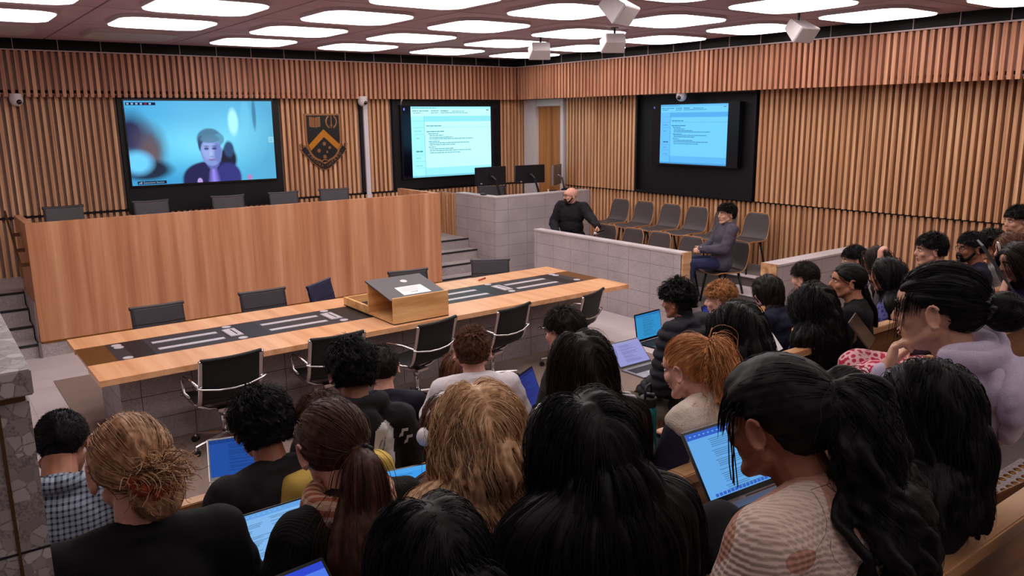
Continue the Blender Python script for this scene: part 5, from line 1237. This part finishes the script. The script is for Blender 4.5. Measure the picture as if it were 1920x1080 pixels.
person('person with glasses, very long black hair and a navy jumper, against the pale bench rail', (1738, 775), 1.84, F3, hd=6, yaw=6, pitch=24, lean=-14, near=3, sk='asian', top=(24, 24, 40), hair=h_long('black', len=.27, thick=.010, wave=.004, freq=1.5, n=3600, sweep=.9, part=.01), xcol=((1.9, .705, 1.66), (2.2, .085, .11)), extras=x_navy, arms='lap')
def x_lilac(P):
    earring(P, -1, r=.006); m = MB(); R, Hc = P['R'], P['Hc']
    scrunchie(P, (.015, -.125, .012), (.1, -1, .2), .036, .012, plain('clip_black', (16, 18, 24), .2, nz=0), .35, 'hair_clip')
    mt = hairmat('hair_black', *HR['black']); m = MB()
    m2 = MB(); nb = P['nb']
    for a in np.linspace(-PI*1.05, PI*.05, 22): m2.ell(nb+P['Rl'] @ np.array((.115*math.cos(a), .092*math.sin(a)-.002, .02+.045*max(0, math.cos(a))**2+.01*abs(math.cos(a)))), (.026, .026, .034))
    m2.ell(nb+P['Rl'] @ np.array((.02, -.13, -.075)), (.13, .05, .10), P['Rl']); m2.ell(nb+P['Rl'] @ np.array((.02, -.12, -.15)), (.085, .035, .07), P['Rl'])
    h_ = remesh(m2, .008, 8); displace(h_, .006, 14, 4); obj('hood', h_, P['top'].data.materials[0], P['top'])
    bangs(P, 'black', 420, (.05, .085), zmin=.05, ymin=.0); bangs(P, 'black', 70, (.08, .17), xr=(-1, -.55), zmin=.0, ymin=.02, seed=4, name='side_lock', r=.0008)
HB = ((.16, .23, .33), None)
person('person in a lilac hooded sweatshirt, black hair in a clipped bun, hand at the mouth', (1757, 582), 2.22, F3, hd=12, yaw=2, pitch=6, lean=4, headscale=1.02, near=3, w=1.03, sk='asian', top=(182, 168, 186), topmat=cloth('lilac_fleece', (186, 172, 192), .92, 300, .3), neckline='hood', face=True,
       hair=h_bun('black', (.015, -.108, .014), (.02, -.158, -.002), .040, bunshape=(1, 1.1, 1.1), thick=.014, n=3000, fly=1, front=.0), arms=('chin', 'lap'), extras=x_lilac, pants=(60, 56, 64))
def legs_far(hip, kn, an, inv):
    for s in (-1, 1): kn[s] = np.array((s*.10, .62, .16)); an[s] = np.array((s*.10, .66, -.25))
# ------------------------------------------------------------------ second and third rows, left block
def x_plaid(P): pass
def legs_wide(hip, kn, an, inv): kn[1] = np.array((.34, .42, .16)); an[1] = np.array((.50, .50, -.10))
person('person with a buzz cut and blue plaid shirt bending forward beside the terrazzo parapet', (117, 838), 2.62, F1, hd=-16, yaw=-4, pitch=36, lean=18, near=3, w=1.06, sk='tan', top=(150, 156, 170), topmat=cloth('plaid', (150, 160, 176), .9, 400, .25, kind='plaid', c2=(38, 42, 58)), neckline='collar',
       hair=h_short('black', len=.010, thick=.003, r0=.003, r1=.002, n=5200, lift=.5, sr=.0007, capr=.004, ncap=1300), extras=x_plaid, pants=(96, 112, 140), legpose=legs_wide)
person('person with curly black hair and a faded black t-shirt, using the dark blue laptop page', (490, 802), 2.76, F1, hd=4, yaw=-4, pitch=12, lean=8, near=3, w=1.08, sk='tan', top=(38, 33, 35), sleeve='short', hair=h_curly('black', len=.055, thick=.014, n=3600), arms='type')
def x_hood(P):
    W_ = plain('print_white', (205, 198, 198), .8, nz=.02); G_ = plain('print_shade', (120, 116, 118), .8, nz=.02); o = P['up']((.085, -.13, .43)); ux, uz = np.array((1, .25, 0)), P['Rl'] @ np.array((.10, 0, 1))
    decal(P, [(-.05, .13), (-.02, .155), (.015, .15), (.045, .11), (.055, .03), (.065, -.08), (.075, -.14), (.05, -.13), (.03, -.15), (.0, -.125), (-.03, -.15), (-.055, -.13), (-.045, -.02)], W_, 'ghost_print', o, ux, uz)
    decal(P, [(-.05, -.10), (-.02, -.115), (.03, -.11), (.066, -.10), (.075, -.14), (.05, -.13), (.03, -.15), (.0, -.125), (-.03, -.15), (-.055, -.13)], G_, 'ghost_shading', o, ux, uz, off=.004)
    decal(P, [(.026, -.005), (.05, -.01), (.053, -.05), (.03, -.048)], G_, 'player_print', o, ux, uz, off=.004, res=.004)
    for q in ((.09, .075), (.112, .045)): decal(P, [(q[0]-.008, q[1]+.03), (q[0]+.014, q[1]+.03), (q[0]+.014, q[1]+.02), (q[0], q[1]+.02), (q[0], q[1]), (q[0]-.014, q[1]-.006), (q[0]-.014, q[1]+.008), (q[0]-.008, q[1]+.01)], W_, 'note_print', o, ux, uz, res=.004)
    for dx in (-.022, .004): decal(P, [(dx, .09), (dx+.005, .09), (dx-.004, .0), (dx-.009, .0)], G_, 'fold_print', o, ux, uz, off=.004, res=.003)
person('person in a black hooded sweatshirt with a white ghost printed on the back', (660, 698), 3.15, F1, hd=-20, yaw=8, pitch=10, lean=10, near=3, w=1.10, sk='tan', top=(27, 23, 25), neckline='hood', hair=h_curly('black', len=.045, thick=.014, wave=.006, n=3000), extras=x_hood, arms='lap')
person('person with short brown hair and a white t-shirt, both ears showing', (886, 660), 3.85, F1, hd=-24, yaw=-8, pitch=2, lean=10, near=3, w=1.04, sk='light', top=(214, 204, 208), sleeve='short', hair=h_short('midbrown', len=.034, thick=.009, comb=(-.3, .3, .1), mess=.3, n=2600, sides=.4), arms='type')
def x_denim(P):
    m = MB(); Hc, R = P['Hc'], P['R']; wp = plain('headphone_white', (222, 214, 218), .35, nz=0)
    m.tube([Hc+R @ np.array((.100*math.cos(a), -.02, .02+.115*math.sin(a))) for a in np.linspace(0, PI, 21)], .011, 8)
    for s in (-1, 1): m.cap(Hc+R @ np.array((s*.090, -.012, 0)), Hc+R @ np.array((s*.112, -.012, 0)), .036, .034, 16)
    m.build('headphones', wp, P['root'], smooth=True)
person('person in a denim jacket and white headphones, mostly hidden behind the wavy blonde hair', (848, 806), 2.75, F1, hd=-4, yaw=0, pitch=20, lean=14, near=2, w=1.1, sk='light', top=(40, 52, 86), topmat=cloth('denim', (44, 58, 94), .9, 500, .4), hair=h_long('brown', len=.3), extras=x_denim, arms='lap')
person('person in a yellow top, mostly hidden behind the brown ponytail', (606, 800), 2.82, F1, hd=0, pitch=18, lean=14, near=2, w=.98, sk='light', top=(206, 172, 84), hair=h_short('brown'), arms='type')
def x_str(P):
    wm = plain('stripe_white', (214, 206, 212), .8, nz=0); g = P['fit']
    for sd in (-1, 1):
        for o in (-.018, .018):
            a, b, c = P['nb']+np.array((sd*.08, o*.6, .012)), P['sh'][sd]+np.array((sd*.012, o, .066)), P['sh'][sd]+(P['el'][sd]-P['sh'][sd])*.55+np.array((sd*.060, o, .012)); mid = (a+b)/2+np.array((0, 0, .014))
            e_ = P['el'][sd]+np.array((sd*.056, o, .0)); tube_part(P, [a, mid, b, (b+c)/2+np.array((sd*.018, 0, .012)), c, e_], .006, 'sleeve_stripe', wm, P['top'])
person('person with long straight dark hair and a navy jacket with white shoulder stripes', (1086, 688), 2.72, F2, hd=-18, yaw=2, pitch=6, lean=6, near=3, sk='light', top=(44, 38, 58), hair=h_long('darkbrown', len=.42, thick=.014, n=2600), extras=x_str, arms='lap')
def x_or(P):
    earring(P, -1); scrunchie(P, (.01, -.098, .075), (.05, -.8, .5), .020, .007, plain('tie_brown', (110, 58, 38), .6), .2, 'hair_tie')
    m = MB(); tm = cloth('navy_sleeve', (40, 36, 52), .9)
    for sd in (-1, 1): m.cap(P['sh'][sd]+(P['el'][sd]-P['sh'][sd])*.15, P['el'][sd], .062, .056); m.cap(P['el'][sd], P['wr'][sd], .054, .04)
    obj('sleeves', remesh(m, .012, 3), tm, P['root'])
person('person with a curly ginger ponytail and a cream fleece vest over navy sleeves', (1292, 692), 2.88, F2, hd=8, yaw=0, pitch=14, lean=6, near=3, sk='pale', top=(206, 190, 176), topmat=cloth('cream_fleece', (208, 192, 178), .98, 200, .7), sleeve='none', fit=.022, face=True,
       hair=h_pony('ginger', (.01, -.090, .072), .34, out=(.1, -.8, .35), spread=.3, thick=.014, fat=.026, wave=.007, freq=2.4, n=4200, grav=.32, r0=.005, r1=.003), extras=x_or, arms='lap')
person('person with long straight black hair in the third row, right of the ginger ponytail', (1377, 622), 3.28, F2, hd=6, yaw=6, pitch=10, lean=4, near=2, sk='asian', top=(24, 22, 25), hair=h_long('black', len=.40, thick=.016, n=1800), arms='lap')
person('person of whom only dark brown hair shows, in front of the striped navy jacket', (1057, 624), 3.95, F1, hd=10, pitch=6, near=2, sk='light', top=(40, 36, 40), hair=h_short('darkbrown', len=.04, thick=.010))
# ------------------------------------------------------------------ front row, left block
person('person with cropped dark hair and a navy top, just past the black hooded sweatshirt', (717, 690), 4.25, F0, hd=-22, yaw=-6, pitch=4, lean=10, near=2, w=1.05, sk='light', top=(27, 25, 40), hair=h_short('darkbrown', len=.024, thick=.007, mess=.22), arms='lap')
person('person with long light-brown hair and a black fleece, hidden past the white t-shirt', (862, 700), 4.3, F0, hd=-16, pitch=8, lean=14, near=2, sk='light', top=(24, 21, 23), mode='fuzzy', hair=h_long('midbrown', len=.34, thick=.014), arms='lap')
# ------------------------------------------------------------------ front row, right block
def x_puff(P): pass
person('person in a black puffer jacket with curly black hair, beside two open laptops', (1270, 566), 5.25, F0, hd=8, yaw=10, pitch=8, lean=10, near=2, w=1.12, sk='brown', top=(28, 27, 34), pants=(98, 90, 76), fit=.038, mode='puffer', neckline='turtle', hair=h_curly('black', len=.07, thick=.02, sides=.35, comb=(0, .2, .3), n=1800), arms='lap')
person('person with short curly sandy hair in the front row, right of the black puffer jacket', (1350, 563), 5.6, F0, hd=16, yaw=14, pitch=8, lean=10, near=2, sk='pale', top=(30, 28, 32), hair=h_curly('sandy', len=.045, thick=.014, wave=.006, sides=.25, n=1800), arms='type', face=True)
person('person with a brown bowl cut and navy jumper at the end of the divider wall', (1437, 547), 5.95, F0, hd=12, yaw=8, pitch=12, lean=6, near=2, sk='pale', top=(24, 25, 44), hair=H('bob', 'darkbrown', len=.16, thick=.014, noear=1, r0=.009, r1=.008, bob_in=1), extras=lambda P: glasses(P), arms='lap')
person('person whose brown hair just shows above the long dark curls, by the divider wall', (1508, 522), 6.35, F0, hd=10, pitch=10, near=1, sk='light', top=(40, 36, 40), hair=h_short('darkbrown', len=.04, thick=.010))
person('person with short dark hair in profile against the divider wall', (1601, 488), 7.1, F0, hd=26, yaw=20, near=1, sk='light', top=(150, 140, 142), face=True, hair=h_short('black', len=.04, thick=.010))
person('person with long brown hair and one ear showing, by the end of the divider wall', (1641, 490), 6.5, F0, hd=12, yaw=6, near=1, sk='light', top=(120, 112, 116), hair=h_long('darkbrown', len=.36, thick=.014))
# ------------------------------------------------------------------ second row, right block
def x_neck(P): tube_part(P, [P['nb']+np.array((.085*math.cos(a), .072*math.sin(a)-.01, .004-.03*(a < -.3)*abs(math.sin(a)))) for a in np.linspace(-PI, 0, 15)], .004, 'neck_trim', plain('trim_white', (196, 190, 200), .8, nz=0), P['top'])
person('person with very long dark curly hair and a royal blue top with white neck trim', (1519, 574), 4.85, F1, hd=4, yaw=2, pitch=6, lean=4, near=2, w=1.06, sk='brown', top=(22, 24, 76), hair=h_long('black', len=.46, thick=.030, wave=.012, freq=3.2, n=1900, r0=.013), extras=x_neck, arms='lap')
person('person in black with dark hair tied back, in profile facing the front wall', (1588, 528), 5.05, F1, hd=24, yaw=22, pitch=0, lean=4, near=2, w=1.06, sk='tan', top=(14, 13, 15), face=True, hair=h_pony('black', (.01, -.105, -.02), .34, out=(0, -.6, -.8), spread=.2, thick=.012, fat=.02), extras=lambda P: (earring(P, -1, (120, 130, 170)), scrunchie(P, (.0, -.115, -.02), (0, -1, -.2), .020, .008, plain('bobble_blue', (34, 38, 84), .4), .2, 'hair_tie')), arms='lap')
person('person with straight black hair and a blue patterned top', (1662, 516), 5.45, F1, hd=16, yaw=10, near=2, sk='tan', top=(52, 48, 96), topmat=cloth('blue_pattern', (46, 44, 88), .9, kind='floral', c2=(86, 82, 140)), hair=h_long('black', len=.44, thick=.014), arms='lap')
def hand_near(dx, dz, dy=.02): return None
person('person with black hair, a raised hand and bearded cheek, seated alone before the slats', (1744, 470), 5.85, F1, hd=26, yaw=18, pitch=2, lean=4, near=2, sk='light', top=(60, 56, 60), face=True, hair=h_short('black', len=.04, thick=.010, comb=(0, .3, .2)),
       arms=(((-.24, .20, .42), (-.13, .40, .72), (np.array((.1, .1, 1)), np.array((.4, -.9, 0)), .9), 'l'), 'lap'))
person('person with glasses, a short beard and a navy jumper in the right block', (1820, 466), 6.2, F1, hd=30, yaw=24, pitch=2, lean=2, near=2, w=1.05, sk='brown', top=(22, 24, 44), face=True, hair=h_short('black', len=.036, thick=.009), extras=lambda P: (glasses(P), beard(P, 'black')), arms='lap')
person('person with thick black hair and a grey t-shirt in the right block', (1857, 462), 6.45, F1, hd=24, yaw=16, near=2, sk='tan', top=(136, 128, 130), hair=h_curly('black', len=.05, thick=.018, wave=.006), arms='lap')
person('person with straight black hair, highest head at the right edge', (1908, 414), 6.75, F1, hd=28, yaw=26, near=2, sk='asian', top=(50, 46, 50), face=True, hair=h_short('black', len=.04, thick=.010), arms='lap')
person('person with light-brown shoulder-length hair at the right edge, holding a white phone', (1896, 468), 5.5, F1, hd=24, yaw=20, pitch=10, lean=12, near=2, sk='light', top=(70, 54, 62), face=True, hair=h_long('midbrown', len=.30, thick=.014), arms='lap')
person('person in a royal blue jumper with long dark hair, chin resting on one hand', (1908, 492), 4.75, F2, hd=34, yaw=16, pitch=12, lean=14, near=2, sk='light', top=(44, 44, 100), face=True, hair=h_long('darkbrown', len=.44, thick=.015), arms=('chin', 'lap'))
person('person in a pink paisley skirt with a tablet, mostly hidden by the lilac sweatshirt', (1796, 566), 4.35, F2, hd=52, yaw=6, pitch=20, lean=8, near=2, sk='asian', top=(60, 54, 66), pantsmat=cloth('paisley', (170, 42, 70), .85, 300, .2, kind='floral', c2=(214, 168, 170)), hair=h_short('black', len=.05), arms='type', skirt=1, legpose=legs_far)
# ------------------------------------------------------------------ the jury box
def x_bald(P):
    glasses(P, (60, 40, 34)); beard(P, 'darkbrown')
    m = MB(); m.tube([P['nb']+np.array((.070*math.cos(a), .066*math.sin(a), .018)) for a in np.linspace(0, 2*PI, 20)], .010, 8); m.build('shirt_collar', plain('collar_grey', (120, 112, 116), .8), P['root'], smooth=True)
    m = MB(); w_ = P['wr'][-1]; e_ = P['el'][-1]; d = unit(w_-e_); m.tube([w_-d*.012, w_-d*.030], [.036, .036], 14); m.build('wristwatch', plain('watch_white', (200, 196, 196), .4, nz=0), P['root'])
bx, by = 8.20, 9.58
person('bald person with glasses, dark beard and black jumper, one arm over the next chair', (1070, 367), None, .28, tx=on_x(1070, 367, 8.26), hd=112, yaw=-40, pitch=4, lean=0, near=3, w=1.3, fit=.03, headscale=1.06, sk='light', top=(22, 20, 23), hair=None, face=True, extras=x_bald, neckline='crew', pants=(34, 34, 42), seat=.47,
       arms=((on_x(1105, 405, 8.38), on_x(1120, 424, 8.16), (np.array((-.5, .35, -.75)), np.array((.6, .4, -.5)), .55), 'w'), 'lap'))
def x_asian(P):
    m = MB(); nb = P['nb']
    for sd in (-1, 1): m.cap(nb+np.array((sd*.05, .05, .03)), nb+np.array((sd*.03, .105, -.10)), .022, .018)
    obj('open_collar', remesh(m, .008, 2), P['top'].data.materials[0], P['root'])
person('person in a slate zip jacket and navy trousers, hands clasped', (1362, 402), None, .28, tx=on_x(1362, 402, 8.34), hd=56, yaw=18, pitch=0, lean=-8, near=3, w=1.22, sk='asian', top=(72, 66, 80), face=True, neckline='collar', headscale=1.03, pants=(40, 42, 74), hair=h_short('black', kind='fringe', len=.06, thick=.016, sides=.5), extras=x_asian, seat=.47, fit=.022,
       arms=(((-.25, .06, .30), (-.04, .27, .27), (np.array((.55, .8, -.2)), np.array((.5, -.5, -.5)), .9), 'l'), ((.25, .06, .30), (.045, .25, .265), (np.array((-.6, .8, -.1)), np.array((-.5, -.5, -.4)), .8), 'l')))
t = empty('handheld_microphone', tuple(on_x(1120, 436, 8.10)), 0, 'silver-headed handheld microphone in the bald person hand', 'microphone')
m = MB(); m.cap((0, 0, 0), (.03, -.10, .05), .012, .014, 12); m.build('handle', M['black_plastic'], t, smooth=True)
m = MB(); m.ell((-.012, .035, -.018), (.026, .030, .026)); m.build('grille', M['steel_plate'], t, smooth=True)
# ------------------------------------------------------------------ laptops and small things among the audience
def project(p):
    q = np.asarray(p, float)-O3; z = q @ CF; return np.array((960+FPX*(q @ CR)/z, 540+FPX*(q @ CD)/z))
def solve_lid(tl, tr, bl, W, Hh, h0=0, dep=None):
    """find depth, heading and recline of a lid whose corners fall at tl, tr, bl"""
    best = None; tl, tr, bl = map(np.array, (tl, tr, bl)); d0 = ray(*tl); dep0 = W*FPX/max(1, np.linalg.norm(tr-tl))
    for t in (np.linspace(dep*.94, dep*1.06, 13) if dep else np.linspace(dep0*.55, dep0*1.05, 34)):
        A = O3+d0*t
        for h in np.radians(np.arange(h0-28, h0+29, 4)):
            ux = np.array((math.cos(h), math.sin(h), 0)); e1 = np.sum((project(A+ux*W)-tr)**2)
            if best is not None and e1 > best[0]: continue
            f = np.array((-math.sin(h), math.cos(h), 0))
            for k in np.radians(np.arange(0, 71, 5)):
                dn = np.array((0, 0, -1))*math.cos(k)-f*math.sin(k); e = e1+np.sum((project(A+dn*Hh)-bl)**2)+.02*(math.degrees(h)-h0)**2
                if best is None or e < best[0]: best = (e, A, h, k)
    return best
PIC = {}
def page(kind):
    if kind in PIC: return PIC[kind]
    c = dict(word=((106, 178, 246), (58, 104, 214)), docs=((136, 196, 255), (110, 176, 250)), deep=((30, 80, 168), (22, 62, 140)), sky=((52, 152, 214), (44, 128, 200)), pale=((160, 160, 224), (172, 168, 222)), blue=((84, 132, 250), (50, 76, 226)), navy=((44, 54, 130), (34, 38, 104)), bright=((64, 164, 250), (84, 178, 255)))[kind]
    PIC[kind] = (emit('page_'+kind, c[0], .85), emit('page_bar_'+kind, c[1], .8), emit('page_ink_'+kind, tuple(int(x*.76) for x in c[0]), .8)); return PIC[kind]
def laptop(label, tl, tr, bl, W=.31, Hh=.21, kind='docs', body='steel', h0=0, bezel=.008, seed=1, dim=1.0, base=True, dep=None):
    e, A, h, k = solve_lid(tl, tr, bl, W, Hh, h0, dep); ux = np.array((math.cos(h), math.sin(h), 0)); f = np.array((-math.sin(h), math.cos(h), 0))
    up = np.array((0, 0, 1))*math.cos(k)+f*math.sin(k); hinge = A-up*Hh+ux*W/2; r = random.Random(seed)
    t = empty('laptop', tuple(hinge), h, label, 'laptop'); bm_ = M['steel'] if body == 'steel' else M['black_plastic']
    N = np.array((0, -math.cos(k), math.sin(k)))     # screen normal, towards the user, in the laptop's own frame
    U = np.array((0, math.sin(k), math.cos(k)))
    def slab(m, x0, x1, v0, v1, n0, n1): m.prism([np.array((x, 0, 0))+U*v+N*n0 for x, v in ((x0, v0), (x1, v0), (x1, v1), (x0, v1))], N*(n1-n0)); return m
    lid = slab(MB(), -W/2, W/2, .0, Hh, -.005, 0).build('lid', bm_, t, bevel=.0018)
    slab(MB(), -W/2+.003, W/2-.003, .004, Hh-.003, 0, .0012).build('bezel', M['bezel'], lid)
    pg, bar, ink = page(kind); x0, x1, v0, v1 = -W/2+bezel, W/2-bezel, .018, Hh-bezel*1.2
    slab(MB(), x0, x1, v0, v1, .0012, .0018).build('display', pg, lid)
    H_ = v1-v0; W_ = x1-x0
    slab(MB(), x0, x1, v1-H_*.10, v1, .0018, .0021).build('title_bar', bar, lid)
    m = MB(); cols = ((.06, .52), (.56, .95)) if kind == 'docs' else ((.25, .82),)
    for a, b in cols:
        v = .84
        while v > .10:
            n = r.randint(1, 5)
            for i in range(n):
                e1 = a+(b-a)*r.uniform(.5, 1.0); slab(m, x0+W_*(a+.02*(i > 0)), x0+W_*e1, v0+H_*v, v0+H_*(v+.011), .0018, .0022); v -= .030
            v -= .03
    m.build('lettering', ink, lid)
    m = MB()
    for i in range(12): slab(m, x0+W_*(.04+.06*i), x0+W_*(.065+.06*i), v1-H_*.06, v1-H_*.042, .0021, .0024)
    m.build('icon', pg, lid)
    if kind == 'word':
        m = MB(); 
        for i in range(16): slab(m, x0+W_*(.08+.052*i), x0+W_*(.118+.052*i), v0+H_*.015, v0+H_*.06, .0018, .0023)
        m.build('dock_icon', bar, lid)
    if kind == 'docs': slab(MB(), x0+W_*.10, x0+W_*.36, v0+H_*.36, v0+H_*.375, .0021, .0025).build('highlight', emit('highlight_teal', (40, 176, 190), .8), lid)
    if base:
        m = MB(); m.box(-W/2, W/2, -.22, .0, -.014, -.001); b = m.build('base', bm_, t, bevel=.003)
        for i in range(5):
            m = MB(); m.box(-W/2+.025, W/2-.025, -.05-.018*i, -.036-.018*i, -.0012, .0008); m.build('key_row', M['rubber'], b)
        m = MB(); m.box(-.05, .05, -.205, -.14, -.0012, .0002); m.build('trackpad', M['steel_plate'] if body == 'steel' else M['inlay'], b)
    return t
laptop('silver laptop with a two-page document and teal highlight, between the bun and the brown ponytail', (392, 984), (574, 929), (430, 1090), kind='docs', seed=2, dep=2.35)
laptop('silver laptop with a bright blue page in front of the wavy blonde hair', (648, 897), (815, 860), (680, 985), kind='bright', seed=3, dep=2.55)
laptop('black laptop with a violet-blue page at the bottom edge', (362, 1140), (606, 1031), (420, 1310), kind='blue', body='black', seed=4, W=.30, dep=1.58)
laptop('laptop with a dark blue page, in front of the black t-shirt', (387, 825), (523, 805), (391, 905), kind='deep', seed=5, dep=3.25)
laptop('laptop with a blue word-processor page in front of the knit jumper', (1276, 812), (1424, 752), (1330, 945), kind='word', seed=6, W=.29, Hh=.20)
laptop('laptop with an indigo page, beside the white t-shirt', (955, 715), (985, 710), (975, 768), kind='navy', body='black', seed=7, W=.30, dep=4.0)
laptop('upright black laptop with a blue page, left of the puffer jacket', (1189, 591), (1237, 580), (1196, 636), kind='sky', body='black', seed=8, W=.30, dep=5.6)
laptop('low silver laptop with a pale violet screen on the lap of the puffer jacket wearer', (1137, 646), (1190, 636), (1156, 686), kind='pale', seed=9, W=.31, dep=5.3)
laptop('small dark laptop half hidden, beside the sandy curls', (1315, 575), (1345, 570), (1322, 594), kind='navy', body='black', seed=10, W=.30, dep=5.6)
# tablet on a stand
e, A, h, k = solve_lid((1591, 604), (1618, 588), (1630, 652), .25, .18, 50, 4.35)
t = empty('tablet', tuple(A), h, 'dark tablet with a thin silver edge propped on the pink paisley skirt', 'tablet')
N_ = np.array((0, -math.cos(k), math.sin(k))); U_ = np.array((0, math.sin(k), math.cos(k)))
def quad(m, x0, x1, v0, v1, n0, n1): m.prism([np.array((x, 0, 0))+U_*(v)+N_*n0 for x, v in ((x0, v0), (x1, v0), (x1, v1), (x0, v1))], N_*(n1-n0)); return m
quad(MB(), 0, .25, -.18, 0, -.007, 0).build('case', M['steel'], t, bevel=.002); quad(MB(), .004, .246, -.176, -.004, 0, .001).build('screen', plain('tablet_glass', (44, 36, 32), .12, nz=.02), t)
m = MB(); m.prism([U_*-.06+np.array((.09, .007, 0)), U_*-.06+np.array((.16, .007, 0)), U_*-.18+np.array((.16, .09, 0)), U_*-.18+np.array((.09, .09, 0))], (0, .004, .002)); m.build('kickstand', M['steel'], t)
# insulated bottle
p = on_y(1213, 835, 2.13)
t = empty('water_bottle', (p[0], p[1], 1.335), rad(20), 'teal insulated water bottle with a black loop lid, on the lap below the ginger ponytail', 'bottle')
m = MB(); m.tube([(0, 0, 0), (0, 0, .005), (0, 0, .19), (0, 0, .215)], [.034, .037, .037, .031], 24); m.build('body', plain('bottle_teal', (28, 116, 116), .4, .2, nz=.02), t, bevel=.002)
m = MB(); m.tube([(0, 0, .214), (0, 0, .218), (0, 0, .25), (0, 0, .254)], [.033, .035, .035, .031], 24); l_ = m.build('lid', M['rubber'], t)
m = MB(); m.tube([(-.030, 0, .25), (-.030, 0, .285), (-.016, 0, .302), (.016, 0, .302), (.030, 0, .285), (.030, 0, .25)], .005, 8); m.build('loop', M['rubber'], l_, smooth=True)
m = MB(); m.cap((0, -.02, .262), (0, .012, .262), .010, .008); m.build('spout', M['black_plastic'], l_, smooth=True)
# papers, folder, phone
def slate(name, label, cat, p, size, rz, tilt, mat, thick=.008):
    t = empty(name, tuple(p), rz, label, cat); Rm = rotm('X', tilt); m = MB(); m.obox((0, 0, 0), (size[0]/2, size[1]/2, thick/2), Rm); m.build('cover' if thick > .006 else 'sheet', mat, t, bevel=.001); return t
slate('notepad', 'white notepad in front of the royal blue top', 'notepad', at_depth(1438, 632, 4.6), (.15, .20), rad(10), rad(50), M['paper'], .010)
slate('folder', 'dark slate folder in front of the royal blue jumper', 'folder', at_depth(1866, 497, 4.75), (.24, .32), rad(30), rad(55), plain('folder_slate', (52, 48, 56), .6), .012)
slate('phone', 'white phone in the hand of the person at the right edge', 'phone', at_depth(1877, 474, 5.35), (.075, .15), rad(30), rad(70), M['whiteplastic'], .009)
t = empty('satchel', tuple(at_depth(2035, 1050, 1.75)), rad(40), 'brown leather satchel with black flap at the bottom right corner', 'bag')
m = MB(); m.box(-.16, .16, -.05, .05, -.22, .12); m.build('body', plain('satchel_brown', (96, 62, 44), .6, bump=.1), t, bevel=.02, seg=3)
m = MB(); m.box(-.165, .165, -.058, -.045, .03, .13); m.build('flap', M['black_plastic'], t, bevel=.006)
# ------------------------------------------------------------------ camera, world, colour management
cam = bpy.data.cameras.new('camera'); co = bpy.data.objects.new('camera', cam); C.objects.link(co)
cam.sensor_width = 36; cam.lens = FPX*36/1920; cam.clip_start = .05; cam.clip_end = 100
co.matrix_world = Matrix(((CR[0], -CD[0], -CF[0], 0), (CR[1], -CD[1], -CF[1], 0), (CR[2], -CD[2], -CF[2], CAM_H), (0, 0, 0, 1)))
sc = bpy.context.scene; sc.camera = co
wd = bpy.data.worlds.new('world'); sc.world = wd; wd.use_nodes = True
wd.node_tree.nodes['Background'].inputs['Color'].default_value = (.5, .45, .48, 1); wd.node_tree.nodes['Background'].inputs['Strength'].default_value = .02
vs = sc.view_settings; vs.view_transform = 'Standard'; vs.look = 'None'; vs.exposure = 0; vs.gamma = 1; vs.use_curve_mapping = False
try: sc.cycles.max_bounces = 7; sc.cycles.diffuse_bounces = 4; sc.cycles.glossy_bounces = 3
except Exception: pass
